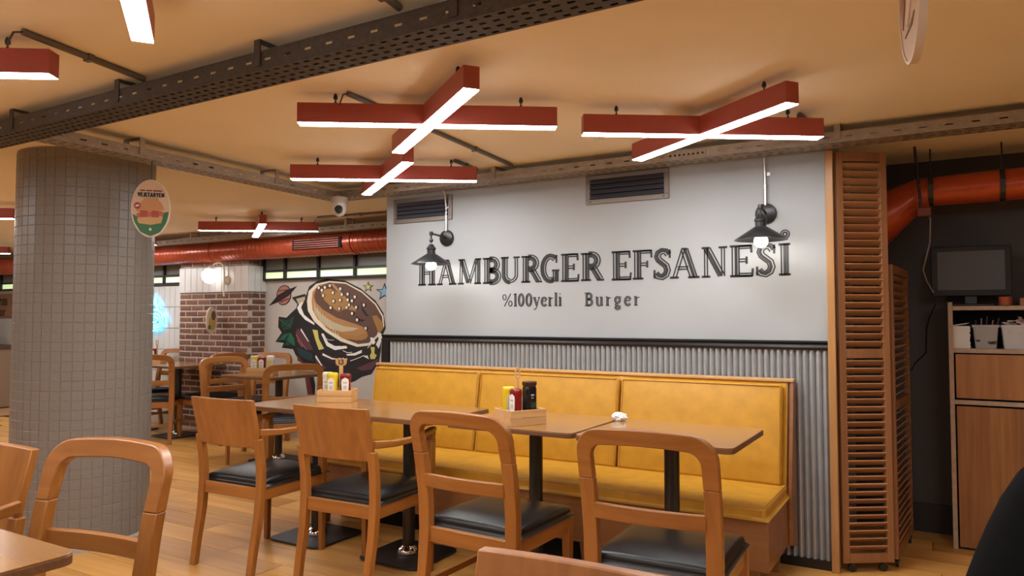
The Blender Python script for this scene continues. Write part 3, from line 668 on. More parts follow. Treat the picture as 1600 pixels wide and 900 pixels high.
def conduit(label, p, q, r=0.011, clip=None):
    t = thing('ceiling_conduit', label, 'conduit', (p[0], p[1], CEIL-r))
    d = Vector((q[0]-p[0], q[1]-p[1], 0))
    MB().tube([(0,0,0), tuple(d)], r, 10).build('pipe', 'greyconduit', t, smooth=50)
    u = d.normalized(); c = d*(clip or 0.5)
    mt = Matrix.Translation(c) @ Matrix.Rotation(math.atan2(u.y, u.x), 4, 'Z')
    MB().obox(mt, 0.02, 0.03, 0.026).build('clip', 'greyconduit', t)
    w = MB().tube([(0,0,0), tuple(-u*0.03+Vector((0,0,-0.012))), tuple(-u*0.045+Vector((0.0,0,-0.045))), tuple(-u*0.05+Vector((0,0,-0.06)))], 0.0035, 6)
    w.build('wire', 'cable', t, smooth=60)
    return t
conduit('grey conduit on the ceiling from the leftmost red light to the dark tray', (-2.47, 1.17), (-2.57, 1.64), clip=0.5)
conduit('short grey conduit on the ceiling above the dark tray, at the top edge', (-1.27, 1.2), (-1.335, 1.63), clip=0.8)
conduit('long grey conduit on the ceiling behind the largest red cross light', (-2.03, 2.16), (-2.16, 3.68), clip=0.7)
conduit('short grey conduit on the ceiling beside the left vent, near the wall', (-2.376, 3.40), (-2.41, 3.68), clip=0.5)
conduit('short grey conduit on the ceiling at the right end of the right cross light', (-0.52, 3.40), (-0.50, 3.68), clip=0.5)
conduit('grey conduit on the ceiling behind the light in front of the red duct', (-4.78, 4.72), (-3.85, 4.80), clip=0.5)

# ---- X-shaped linear lights
def make_cross():
    t = empty('cross_light'); t['category'] = 'ceiling light'
    LN, W, H = 1.05, 0.06, 0.08
    for k, a in enumerate((math.radians(34), math.radians(143))):
        mt = Matrix.Rotation(a, 4, 'Z')
        dz = 0.0006*k
        m = MB(); m.obox(mt @ Matrix.Translation((0,0,0.006+H/2+dz)), LN, W, H)
        bar = m.build('housing', 'red', t, bevel=0.0015)
        d = MB()
        zz = -dz*1.5
        ring = [[(-LN/2+.002, -W/2+.002), (LN/2-.002, -W/2+.002), (LN/2-.002, W/2-.002), (-LN/2+.002, W/2-.002)],
                [(-LN/2+.005, -W/2+.005), (LN/2-.005, -W/2+.005), (LN/2-.005, W/2-.005), (-LN/2+.005, W/2-.005)]]
        d.loft([[mt @ Vector((x, y, 0.007)) for x, y in ring[0]], [mt @ Vector((x, y, 0.0045+zz)) for x, y in ring[0]], [mt @ Vector((x, y, 0.003+zz)) for x, y in ring[1]]])
        d.build('diffuser', 'led', t)
        for s in (-0.36, 0.36):
            h = MB().tube([tuple(mt @ Vector((s*LN, 0, 0.084))), tuple(mt @ Vector((s*LN, 0, CEIL-2.0)))], 0.003, 6)
            h.lathe([(0.008, 0), (0.009, 0.01), (0.005, 0.022)], 8, tuple(mt @ Vector((s*LN, 0, CEIL-2.0-0.022))))
            h.lathe([(0.006, 0), (0.006, 0.012)], 8, tuple(mt @ Vector((s*LN, 0, 0.085))))
            h.build('hanger', 'blackmetal', t, smooth=50)
    return t
cp, cu = make_cross(), []
GR = 'red X-shaped ceiling lights'
for x, y, lab in [
    (-1.79, 2.378, 'red X-shaped linear light, largest and nearest, above the middle tables'),
    (-0.869, 3.112, 'red X-shaped linear light on the right, in front of the right wall lamp'),
    (-2.72, 3.20, 'red X-shaped linear light above the left wall vent'),
    (-5.29, 4.50, 'red X-shaped linear light hanging in front of the red duct'),
    (-2.906, 0.973, 'red X-shaped linear light cut off at the upper left edge'),
    (-1.52, 0.915, 'X-shaped linear light at the top edge showing only its bright tip'),
    (-6.745, 2.675, 'red X-shaped linear light behind the column at the left edge'),
    (-7.70, 4.51, 'red X-shaped linear light mostly hidden behind the column, by the duct'),
    (-10.2, 4.25, 'farthest red X-shaped linear light at the left edge'),
    (-0.5, -0.9, 'added fill light, X-shaped, unseen behind the photographer'),  # from here on: unseen copies added to brighten the room
    (-3.6, -0.9, 'added fill light, X-shaped, unseen behind the photographer, to the left'),
    (-5.4, 0.75, 'added fill light, X-shaped, out of view left of the column'),
    (-8.2, 1.2, 'added fill light, X-shaped, out of view at the far left'),
    (0.95, 1.62, 'added fill light, X-shaped, out of view on the right'),
    (1.3, -0.3, 'added fill light, X-shaped, out of view behind the right shoulder'),
    (-2.0, -2.2, 'added fill light, X-shaped, out of view at the rear'),
    (-6.8, -1.2, 'added fill light, X-shaped, out of view at the rear left'),
    (-11.0, 2.2, 'added fill light, X-shaped, out of view at the far left end'),
]:
    place(cp, cu, (x, y, 2.0), 0, lab, GR)

# ---- red round duct along the back wall
d = thing('round_duct', 'long red painted round duct along the back wall', 'duct', (0, 5.15, 1.935))
DR = 0.112
def ductpart(xa, xb, r=DR):
    m = MB(); pts = []; rr = []
    x = xa
    while x < xb:
        pts += [(x, 0, 0), (min(x+0.048, xb), 0, 0), (min(x+0.052, xb), 0, 0), (min(x+0.058, xb), 0, 0)]; rr += [r, r, r+0.003, r+0.003]; x += 0.06
    return m.tube(pts, rr, 20)
for xa, xb in ((-13.0, -10.6), (-10.6, -8.2), (-8.2, -6.72), (-6.72, -4.72), (-4.72, WL)):
    ductpart(xa, xb).build('duct_section', 'duct', d, smooth=35)
for x in (-10.6, -8.2, -6.72, -4.72):
    MB().lathe([(DR+0.001, -0.02), (DR+0.008, -0.018), (DR+0.008, 0.018), (DR+0.001, 0.02)], 24).build('coupling', 'duct', d, smooth=35, loc=(x,0,0)).rotation_euler = (0, PI/2, 0)
g = MB().box(-5.44, -4.80, -0.118, -0.085, -0.055, 0.045).build('grille', 'void', d, bevel=0.004)
for k in range(5):
    MB().box(-5.41, -4.83, -0.124, -0.112, -0.046+k*0.02, -0.041+k*0.02).build('slat', 'duct', g)
# ---- orange duct in the service corner
d = thing('air_duct', 'large orange painted duct in the dark service corner', 'duct', (0, 4.55, 1.9))
def oct_ring(x, zc, h, dep, yc=0.0):
    return [(x, yc+dep*math.cos(2*PI*(k+.5)/16)*1.0, zc+h*math.sin(2*PI*(k+.5)/16)) for k in range(16)]
MB().loft([oct_ring(2.3, 0.03, .085, .09), oct_ring(0.27, 0.012, .082, .09)]).build('duct_section', 'orangeduct', d, smooth=40)
MB().loft([oct_ring(0.27, 0.012, .082, .09), oct_ring(-0.03, 0.005, .078, .085)]).build('duct_section', 'orangeduct', d, smooth=40)
MB().loft([oct_ring(-0.03, 0.005, .078, .085), oct_ring(-0.10, -0.02, .10, .10), oct_ring(-0.25, -0.125, .155, .13), oct_ring(-0.45, -0.22, .20, .15)]).build('duct_elbow', 'orangeduct', d, smooth=50)
for x in (0.29, -0.03):
    MB().loft([oct_ring(x-.012, .012, .09, .1), oct_ring(x+.012, .012, .09, .1)]).build('clamp', 'pedestal', d)
    MB().tube([(x, -0.05, .08), (x, -0.05, CEIL-1.9)], 0.004, 6).build('hanger_rod', 'pedestal', d)
o = tag(MB().tube([(-0.10, 4.40, CEIL), (-0.075, 4.40, 1.78)], 0.007, 8).build('hanging_rod', 'pedestal', smooth=50), 'thin rod hanging from the ceiling in front of the orange duct', 'rod')
cab = tag(MB().tube([(-0.05, 4.42, 1.80), (-0.035, 4.42, 1.74), (-0.04, 4.45, 1.62), (-0.075, 4.5, 1.48), (-0.06, 4.55, 1.42), (-0.03, 4.6, 1.36)], 0.004, 6).build('power_cable', flat((0.25,0.22,0.2)), smooth=60), 'thin grey cable hanging down to the monitor', 'cable')
tag(MB().box(-0.095, -0.03, 4.38, 4.44, 1.755, 1.80).build('junction_box', flat((0.20,0.04,0.02)), bevel=0.004), 'small red junction box under the orange duct', 'junction box')

# ---- vents in the feature wall
def vent(label, x, z, w, h):
    v = thing('wall_vent', label, 'vent', (x, WALL_Y, z), 0, 'vents in the feature wall')
    fr = 0.028
    m = MB(); m.box(-w/2, w/2, -0.012, 0.0, -h/2, -h/2+fr).box(-w/2, w/2, -0.012, 0, h/2-fr, h/2).box(-w/2, -w/2+fr, -0.012, 0, -h/2+fr, h/2-fr).box(w/2-fr, w/2, -0.012, 0, -h/2+fr, h/2-fr)
    m.build('frame', 'vent', v, bevel=0.002)
    MB().box(-w/2+fr, w/2-fr, -0.002, 0.0, -h/2+fr, h/2-fr).build('backing', 'void', v)
    n = 4; p = (h-2*fr)/n
    for i in range(n):
        mt = Matrix.Translation((0, -0.012, -h/2+fr+p*(i+0.5))) @ Matrix.Rotation(math.radians(-38), 4, 'X')
        MB().obox(mt, w-2*fr, 0.003, p*1.05).build('slat', 'ventslat', v)
    for sx in (-1, 1):
        MB().lathe([(0.004, 0), (0.003, 0.003)], 8).build('screw', 'blackmetal', v, loc=(sx*(w/2-0.03), -0.012, -h/2+fr/2)).rotation_euler = (PI/2, 0, 0)
vent('grey louvred vent at the left end of the feature wall', -2.972, 1.945, 0.485, 0.165)
vent('grey louvred vent in the middle of the feature wall', -1.524, 1.966, 0.50, 0.172)

# ---- black wall lamps with conduits
def wall_lamp(label, x, zp, dx, drop):
    t = thing('wall_lamp', label, 'wall lamp', (x, WALL_Y, zp), 0, 'black wall lamps')
    o = MB().lathe([(0.0, 0), (0.052, 0), (0.054, 0.008), (0.05, 0.018), (0.03, 0.026)], 28).build('wall_plate', 'satinblack', t, smooth=40); o.rotation_euler = (PI/2, 0, 0)
    MB().tube([(0, 0, 0), (dx*0.5, -0.12, 0.004), (dx, -0.235, 0.004)], 0.0065, 10).lathe([(0.011, -0.012), (0.013, 0), (0.011, 0.012)], 12, (dx, -0.235, 0.004)).build('arm', 'satinblack', t, smooth=50)
    MB().tube([(dx, -0.235, 0), (dx, -0.235, -0.055)], 0.005, 8).lathe([(0.008, 0), (0.013, 0.01), (0.008, 0.022)], 12, (dx, -0.235, -0.05)).build('stem', 'satinblack', t, smooth=50)
    z = -drop
    sh = MB(); prof = [(0.012, 0.125), (0.016, 0.118), (0.030, 0.10), (0.030, 0.092), (0.026, 0.088), (0.026, 0.066), (0.034, 0.062), (0.122, 0.004), (0.124, 0.0)]
    n = 36; prof2 = prof+[(0.119, 0.001), (0.032, 0.056), (0.020, 0.06)]
    vs_ = [(dx+r*math.cos(2*PI*k/n), -0.235+r*math.sin(2*PI*k/n), z+zz) for r, zz in prof2 for k in range(n)]
    sh.add(vs_, [(i*n+k, i*n+(k+1) % n, (i+1)*n+(k+1) % n, (i+1)*n+k) for i in range(len(prof2)-1) for k in range(n)])
    sh.build('shade', 'satinblack', t, smooth=35)
    MB().lathe([(0.012, 0.036), (0.02, 0.025), (0.030, 0.01), (0.033, -0.004), (0.030, -0.018), (0.02, -0.030), (0.006, -0.035)], 20, (dx, -0.235, z-0.002)).lathe([(0.013, 0.03), (0.013, 0.06)], 12, (dx, -0.235, z)).build('bulb', 'bulb', t, smooth=60)
    MB().tube([(0, -0.012, 0.03), (0, -0.012, 0.13)], 0.009, 10).tube([(0, -0.012, 0.10), (0.0, -0.013, 0.20), (0, -0.02, 0.24), (0.0, -0.03, 0.29), (0, -0.05, 2.05-zp)], 0.0075, 10).tube([(0, -0.012, 0.125), (0, -0.012, 0.15)], 0.0115, 10).build('conduit', 'conduit', t, smooth=50)
    MB().box(0.008, 0.026, -0.012, 0, 0.195, 0.212).build('pipe_clip', 'conduit', t)
wall_lamp('black enamel wall lamp over the first letter of the wall lettering', -2.771, 1.742, 0.045, 0.187)
wall_lamp('black enamel wall lamp over the last letters of the wall lettering', -0.763, 1.756, 0.02, 0.158)

# ---- security camera
t = thing('security_camera', 'white dome security camera at the corner of the cable trays', 'camera', (-3.47, 3.62, 1.945))
MB().lathe([(0.055, 0.045), (0.055, 0.085)], 24).build('mount', flat((0.55,0.52,0.48), 0.4), t, smooth=40)
MB().lathe([(0.048, 0.045), (0.05, 0.02), (0.045, -0.01), (0.03, -0.035), (0.008, -0.045)], 24).build('dome', flat((0.6,0.57,0.53), 0.3), t, smooth=60)
o = MB().lathe([(0.026, 0), (0.026, 0.03), (0.018, 0.034), (0.016, 0.028)], 20).build('lens', 'satinblack', t, smooth=40, loc=(0.018, -0.022, -0.005)); o.rotation_euler = (math.radians(80), 0, math.radians(40))

# ================================================================== LETTERING
def A(*a): return arc(*a)
G = {   # glyph: width, strokes (T thick, t thin, s serif bar)
 'H': (.74, [('T',[(.17,0),(.17,1)]),('T',[(.57,0),(.57,1)]),('t',[(.26,.5),(.48,.5)]),('s',[(.02,.02),(.32,.02)]),('s',[(.42,.02),(.72,.02)]),('s',[(.02,.98),(.32,.98)]),('s',[(.42,.98),(.72,.98)])]),
 'A': (.80, [('t',[(.12,.0),(.37,.98)]),('T',[(.65,.0),(.40,.98)]),('t',[(.21,.34),(.5,.34)]),('s',[(.0,.02),(.24,.02)]),('s',[(.50,.02),(.80,.02)]),('s',[(.32,.99),(.47,.99)])]),
 'M': (.98, [('t',[(.14,0),(.16,.98)]),('T',[(.19,.98),(.47,.06)]),('t',[(.49,.03),(.78,.98)]),('T',[(.83,0),(.83,1)]),('s',[(.02,.02),(.26,.02)]),('s',[(.70,.02),(.97,.02)]),('s',[(.04,.98),(.28,.98)]),('s',[(.74,.98),(.97,.98)])]),
 'B': (.70, [('T',[(.18,0),(.18,1)]),('T',[(.27,.95)]+A(.36,.735,.19,.215,90,-90)+[(.27,.52)]),('T',[(.27,.50)]+A(.38,.27,.22,.225,90,-90)+[(.27,.045)]),('s',[(.02,.02),(.40,.02)]),('s',[(.02,.98),(.38,.98)]),('t',[(.27,.51),(.40,.51)])]),
 'U': (.76, [('T',[(.17,1),(.17,.34)]+A(.37,.30,.20,.24,180,270)),('t',A(.37,.30,.24,.24,270,360)+[(.61,1)]),('s',[(.02,.98),(.32,.98)]),('s',[(.50,.98),(.74,.98)])]),
 'R': (.76, [('T',[(.18,0),(.18,1)]),('T',[(.27,.95)]+A(.36,.725,.19,.225,90,-90)+[(.27,.5)]),('T',[(.40,.50),(.64,.04)]),('s',[(.02,.02),(.34,.02)]),('s',[(.02,.98),(.38,.98)]),('s',[(.54,.02),(.76,.02)])]),
 'G': (.74, [('T',A(.40,.5,.28,.45,50,290)),('T',[(.60,.0),(.60,.40)]),('s',[(.46,.42),(.74,.42)]),('s',[(.63,.70),(.63,1.0)]),('t',[(.45,.05),(.58,.10)])]),
 'E': (.64, [('T',[(.17,0),(.17,1)]),('t',[(.26,.95),(.56,.95)]),('t',[(.26,.52),(.44,.52)]),('t',[(.26,.05),(.58,.05)]),('s',[(.02,.01),(.62,.01)]),('s',[(.02,.99),(.60,.99)]),('s',[(.59,.76),(.58,1)]),('s',[(.46,.40),(.46,.64)]),('s',[(.62,.25),(.60,0)])]),
 'F': (.62, [('T',[(.17,0),(.17,1)]),('t',[(.26,.95),(.56,.95)]),('t',[(.26,.52),(.44,.52)]),('s',[(.02,.02),(.34,.02)]),('s',[(.02,.99),(.60,.99)]),('s',[(.59,.74),(.58,1)]),('s',[(.46,.40),(.46,.64)])]),
 'S': (.62, [('T',[(.50,.82),(.42,.93),(.30,.95),(.19,.88),(.155,.76),(.20,.65),(.31,.55),(.43,.44),(.47,.28),(.42,.13),(.30,.05),(.18,.08),(.10,.18)]),('s',[(.54,.70),(.54,.99)]),('s',[(.06,.30),(.06,.01)])]),
 'N': (.80, [('t',[(.15,0),(.15,.98)]),('T',[(.19,.96),(.62,.05)]),('t',[(.67,.02),(.67,1)]),('s',[(.02,.02),(.28,.02)]),('s',[(.02,.98),(.26,.98)]),('s',[(.54,.98),(.80,.98)])]),
 'I': (.36, [('T',[(.18,0),(.18,1)]),('s',[(.02,.02),(.34,.02)]),('s',[(.02,.98),(.34,.98)])]),
 'V': (.76, [('T',[(.14,1),(.38,.04)]),('t',[(.62,1),(.38,.04)])]),
 'J': (.50, [('T',[(.38,1),(.38,.2),(.28,.05),(.1,.08)])]),
 'T': (.70, [('T',[(.35,0),(.35,1)]),('T',[(.04,.94),(.66,.94)])]),
 'Y': (.74, [('T',[(.12,1),(.37,.5),(.37,0)]),('T',[(.62,1),(.37,.5)])]),
 '%': (.95, [('t',A(.22,.72,.15,.20,0,360)),('t',A(.74,.22,.15,.20,0,360)),('t',[(.20,.0),(.76,.98)])]),
 '1': (.34, [('T',[(.19,0),(.19,1)]),('s',[(.06,.02),(.32,.02)]),('s',[(.04,.90),(.19,.97)])]),
 '3': (.60, [('T',[(.10,.9),(.3,.97),(.48,.85),(.46,.66),(.26,.53),(.46,.45),(.52,.24),(.36,.04),(.08,.08)])]),
 '0': (.62, [('T',A(.31,.48,.20,.44,0,360))]),
 'y': (.60, [('T',[(.12,.66),(.33,.05)]),('t',[(.52,.66),(.28,-.12),(.16,-.26),(.06,-.22)]),('s',[(.02,.66),(.24,.66)]),('s',[(.42,.66),(.60,.66)])]),
 'e': (.56, [('T',A(.30,.33,.20,.30,20,325)),('t',[(.12,.37),(.48,.37)])]),
 'r': (.48, [('T',[(.16,0),(.16,.66)]),('t',[(.20,.46),(.32,.62),(.44,.58)]),('s',[(.04,.02),(.30,.02)]),('s',[(.04,.66),(.18,.66)])]),
 'l': (.30, [('T',[(.15,0),(.15,1)]),('s',[(.03,.02),(.27,.02)]),('s',[(.03,.98),(.16,.98)])]),
 'i': (.30, [('T',[(.15,0),(.15,.66)]),('s',[(.03,.02),(.27,.02)]),('s',[(.03,.66),(.16,.66)]),('s',[(.10,.90),(.20,.90)])]),
 'u': (.60, [('T',[(.14,.66),(.14,.22)]+A(.28,.2,.14,.16,180,290)),('T',[(.46,0),(.46,.66)]),('s',[(.02,.66),(.16,.66)]),('s',[(.34,.66),(.48,.66)]),('s',[(.44,.02),(.58,.02)])]),
 'g': (.58, [('T',A(.28,.42,.17,.21,0,360)),('T',[(.22,.18),(.14,.08),(.28,.0),(.44,-.06),(.44,-.2),(.28,-.27),(.12,-.2),(.16,-.04)]),('s',[(.40,.62),(.56,.66)])]),
 'n': (.60, [('T',[(.14,0),(.14,.66)]),('T',A(.30,.40,.16,.22,150,0)+[(.46,0)])]),
 'd': (.58, [('T',A(.26,.32,.17,.30,0,360)),('T',[(.44,0),(.44,1)])]),
 'o': (.56, [('T',A(.28,.33,.19,.30,0,360))]),
}
def offset(pts, d):
    n = len(pts); out = []
    for i in range(n):
        a, b_ = pts[max(i-1, 0)], pts[min(i+1, n-1)]
        dx, dz = b_[0]-a[0], b_[1]-a[1]; l = math.hypot(dx, dz) or 1
        out.append((pts[i][0]-dz/l*d, pts[i][1]+dx/l*d))
    return out
def glyph(mb, ch, x0, x1, z0, h, y0, y1, mode):
    gw, strokes = G[ch]
    sx = (x1-x0)/gw
    def m(ps): return [(x0+p[0]*sx, z0+p[1]*h) for p in ps]
    def rib(ps, w): mb.ribbon(m(ps), w*h, y0, y1)
    for k, ps in strokes:
        if mode == 'inline':
            if k == 'T':
                rib(offset(ps, .088), .046); rib(offset(ps, -.088), .05); rib(offset(ps, -.012), .095)
            elif k == 't':
                rib(offset(ps, .042), .042); rib(offset(ps, -.042), .042)
            else: rib(ps, .07)
        elif mode == 'small':
            if k == 'T': rib(offset(ps, .055), .055); rib(offset(ps, -.05), .075)
            elif k == 't': rib(ps, .06)
            else: rib(ps, .06)
        else:
            w = mode if isinstance(mode, float) else .16
            if k != 's': rib(ps, w)
BX = [-3.01,-2.857,-2.852,-2.698,-2.688,-2.506,-2.497,-2.359,-2.364,-2.221,-2.217,-2.07,-2.083,-1.953,-1.945,-1.823,-1.815,-1.665,
      -1.622,-1.498,-1.494,-1.374,-1.374,-1.261,-1.275,-1.112,-1.102,-0.963,-0.953,-0.829,-0.822,-0.712,-0.708,-0.644]
t = thing('wall_lettering', 'large black inline serif lettering painted across the grey wall', 'lettering', (0, WALL_Y, 0))
for i, ch in enumerate('HAMBURGEREFSANESI'):
    m = MB(); glyph(m, ch, BX[2*i], BX[2*i+1], 1.438, 0.160, -0.0025, 0.0, 'inline')
    if i == 16:
        m.ribbon(arc(-.672, 1.646, .021, .021, 0, 360, 20)[:-1], .006, -.0025, 0, True)
        m.ribbon(arc(-.672, 1.646, .010, .010, 0, 360, 16)[:-1], .008, -.0025, 0, True)
    m.build('letter', 'ink', t)
t = thing('wall_lettering', 'small black lettering line under the large wall lettering', 'lettering', (0, WALL_Y, 0))
def line(text, xa, xb, z0, h, y0, y1, mode, parent, mat='ink', gap=.04, name='letter', single=False):
    tot = sum(G[c][0] if c in G else .4 for c in text)+gap*(len(text)-1)
    s = (xb-xa)/tot; x = xa; acc = MB()
    for c in text:
        if c in G:
            m = acc if single else MB()
            glyph(m, c, x, x+G[c][0]*s, z0, h, y0, y1, mode)
            if not single: m.build(name, mat, parent)
            x += (G[c][0]+gap)*s
        else: x += (.4+gap)*s
    if single: return acc.build(name, mat, parent)
line('%100yerli', -2.352, -1.936, 1.292, 0.080, -0.0025, 0, 'small', t)
line('Burger', -1.79, -1.448, 1.291, 0.076, -0.0025, 0, 'small', t, gap=.16)

# ================================================================== MURAL
MC = dict(ink=(.012,.011,.012), cream=(.78,.70,.55), bun=(.42,.21,.075), bundark=(.115,.055,.035), gold=(.38,.19,.05), tan=(.40,.22,.10),
          straw=(.52,.44,.28), green=(.02,.06,.045), green2=(.02,.13,.07), teal=(.012,.04,.045), plum=(.11,.035,.05), plumdark=(.035,.014,.02),
          maroon=(.14,.03,.03), cheese=(.62,.55,.14), white=(.85,.83,.78), salmon=(.42,.19,.14), blue=(.22,.45,.66))
t = thing('burger_mural', 'painted burger mural with a planet and stars on the pale back wall', 'mural', (-5.4, BACK_Y, 0))
for i, (nm, c, poly) in enumerate(MURAL):
    lay = 0.0012+0.0001*i
    m = MB().prism([(x, z) for x, z in poly if True], -lay, -0.0002, 'xz')
    m.build(nm, flat(MC[c]), t)
for i in range(9):   # light strokes on the bun
    x, z = -0.05+0.035*i, 1.33-0.03*i-(0.02 if i > 4 else 0)
    MB().ribbon([(x, z), (x+.012, z-.05)], .005, -.0115, -.009).build('brush_stroke', flat(MC['cream']), t)

for c, w_, ps in [('green2',.009,[(-.59,1.205),(-.50,1.15),(-.43,1.13)]),('green2',.007,[(-.57,1.13),(-.50,1.15)]),('green2',.007,[(-.50,1.15),(-.46,1.20)]),
                  ('teal',.010,[(-.62,.98),(-.52,.99),(-.40,.94)]),('teal',.008,[(-.52,.99),(-.46,1.05)]),('teal',.008,[(-.52,.99),(-.49,.93)]),
                  ('salmon',.006,[(-.35,1.05),(-.28,.97),(-.20,.90)]),('salmon',.005,[(-.33,.99),(-.26,.92)]),('salmon',.005,[(-.08,.74),(.02,.68),(.08,.66)]),
                  ('white',.006,[(.30,.90),(.36,.88),(.42,.885)]),('white',.006,[(.40,.80),(.50,.83),(.58,.86)]),('white',.005,[(.05,1.02),(.12,1.0),(.18,1.0)]),('white',.005,[(.62,.93),(.68,.98)]),
                  ('ink',.007,[(.10,1.03),(.105,.985)]),('ink',.007,[(.16,1.0),(.165,.955)]),('ink',.007,[(.22,.99),(.225,.945)]),('ink',.007,[(.28,.985),(.285,.94)])]:
    MB().ribbon(ps, w_, -.0125, -.010).build('brush_stroke', flat(MC[c]), t)

# ================================================================== NEON SIGN
t = thing('neon_sign', 'glowing blue neon sign on the white tiled wall beside the column', 'neon sign', (-8.05, BACK_Y-0.012, 1.27))
def neon(pts, name='neon_tube'):
    MB().tube([(x, -0.03, z) for x, z in pts], 0.010, 8).build(name, 'neon', t, smooth=60)
neon([(-.22,.05),(-.20,.20),(-.14,.10),(-.10,.24),(-.05,.12),(-.03,.2),(.0,.08)])
neon(arc(-.04,-.06,.16,.11,0,360,24)); neon(arc(-.04,-.07,.11,.07,0,360,20)); neon(arc(-.04,-.07,.06,.035,0,360,16))
neon([(-.24,-.16),(-.12,-.20),(.05,-.19),(.12,-.14)]); neon([(.14,.0),(.18,-.05),(.2,-.1)]); neon([(.02,.06),(.05,.14),(.08,.06)])
neon([(-.3,.1),(-.28,.22),(-.25,.12)]); neon([(-.3,-.1),(-.24,-.02),(-.2,-.08)])
for x, z in ((-.12,.02),(.02,-.1),(-.2,-.22)):
    MB().box(x-.012,x+.012,-.03,0,z-.012,z+.012).build('tube_holder','blackmetal',t)

# ================================================================== OVAL SIGNS
def oval(name_label, loc, rz, w, h, face, tilt=0.0, hang=None):
    t = thing('oval_sign', name_label, 'sign', loc, rz)
    n = 40
    MB().prism([(w/2*math.cos(2*PI*k/n), h/2*math.sin(2*PI*k/n)) for k in range(n)], -0.006, 0.006, 'xz').build('board', face, t, smooth=40)
    m = MB().ribbon([(w/2*math.cos(2*PI*k/n), h/2*math.sin(2*PI*k/n)) for k in range(n)], 0.006, -0.008, 0.008, True)
    m.build('rim', flat((.62,.52,.40)), t, smooth=40)
    if hang:
        MB().tube([(0, 0, h/2), (0, 0, hang)], 0.0025, 6).build('hanging_wire', 'blackmetal', t)
    return t
def clip_oval(poly, w, h):
    out = []
    for x, z in poly:
        k = math.hypot(x/(w/2), z/(h/2)); s = 1 if k < .985 else .985/k
        out.append((x*s, z*s))
    return out
# hanging sign by the column
SW, SH = 0.178, 0.292
t = oval('oval hanging sign with a vegetarian burger picture beside the column', (-3.50, 2.286, 1.784), math.radians(47), SW, SH, flat((.62,.43,.27)), hang=2.031-1.784)
MB().prism(clip_oval([(-.12,-.042),(-.06,-.045),(.06,-.02),(.12,-.018),(.12,-.1),(.06,-.16),(0,-.17),(-.06,-.16),(-.12,-.1)], SW, SH), -.0072, -.005, 'xz').build('green_field', flat((.03,.14,.05)), t)
MB().prism([(-.062,-.06),(-.055,-.078),(.0,-.085),(.05,-.074),(.058,-.045),(.05,-.03),(-.058,-.045)], -.0082, -.006, 'xz').build('lower_bun', flat((.55,.33,.13)), t)
MB().prism([(-.068,-.032),(-.06,-.05),(.058,-.036),(.064,-.02),(.05,-.012),(-.05,-.022)], -.0086, -.006, 'xz').build('filling', flat((.50,.10,.05)), t)
for x in (-.032, .022):
    MB().box(x-.017, x+.017, -.0094, -.006, -.045, -.012).build('patty_piece', flat((.36,.06,.03)), t)
MB().prism([(-.068,-.016)]+[(p[0], p[1]) for p in arc(.0,-.01,.062,.062,175,5,12)]+[(.066,-.004),(.0,-.014)], -.009, -.006, 'xz').build('upper_bun', flat((.52,.23,.085)), t)
MB().prism(arc(-.062,.012,.016,.018,0,360,14)[:-1], -.0096, -.006, 'xz').build('red_badge', flat((.30,.03,.02)), t)
MB().ribbon([(-.07,.008),(-.062,.014),(-.054,.012)], .007, -.0102, -.009).build('badge_mark', flat((.8,.75,.7)), t)
line('VEJETARYEN', -.062, .062, .060, .021, -.0085, -.006, .26, t, gap=.05, name='sign_letter')
line('BURGER', -.036, .036, .040, .014, -.0085, -.006, .12, t, mat=flat((.30,.24,.12)), name='sign_letter')
for a, b_ in ((-.05,-.028),(-.022,.004),(.010,.052)):
    MB().box(a, b_, -.0085, -.006, .0885, .0955).build('small_print', flat((.20,.03,.02)), t)
MB().prism(arc(.0,-.108,.006,.008,0,360,10)[:-1], -.0085, -.006, 'xz').build('leaf_mark', flat((.7,.65,.4)), t)
# oval sign seen almost edge-on at the top right
SW2, SH2 = 0.21, 0.30
t = oval('oval hanging sign seen nearly edge-on at the top right edge', (-0.035, 1.70, 1.90), math.radians(-78), SW2, SH2, flat((.60,.42,.27)), hang=CEIL-1.90)
for s in (1,):
    MB().prism([(-.07,-.06),(-.05,-.02),(-.03,.06),(-.05,.06),(-.085,-.0)], -.008, -.006, 'xz').build('brown_print', flat((.30,.12,.05)), t)
    MB().prism([(.0,-.02),(.035,.03),(.06,.10),(.02,.11),(-.01,.05)], -.008, -.006, 'xz').build('dark_print', flat((.16,.06,.03)), t)
    MB().prism([(-.05,-.085),(.02,-.08),(.045,-.06),(.01,-.07)], -.008, -.006, 'xz').build('olive_print', flat((.18,.14,.04)), t)
    MB().prism([(-.02,-.07),(.02,-.02),(-.01,.0),(-.04,-.05)], -.0085, -.006, 'xz').build('cream_print', flat((.7,.55,.4)), t)
# oval sign on the brick pier (projecting bracket)
t = oval('small oval sign with a food picture on the brick pier', (-6.62, 5.03, 1.195), math.radians(118), 0.24, 0.275, flat((.62,.52,.34)))
MB().prism(arc(.0,-.03,.08,.07,0,360,16)[:-1], -.009, -.006, 'xz').build('food_print', flat((.55,.33,.08)), t)
MB().prism(arc(.03,.05,.05,.05,0,360,12)[:-1], -.0095, -.006, 'xz').build('dark_print', flat((.14,.08,.04)), t)
MB().prism(arc(-.06,-.07,.03,.025,0,360,10)[:-1], -.0095, -.006, 'xz').build('green_print', flat((.08,.16,.03)), t)
MB().box(-.008, .008, .0, .03, -.01, .01).tube([(0,0,0),(.135,0.03,0)], .005, 6).build('bracket', 'blackmetal', t)

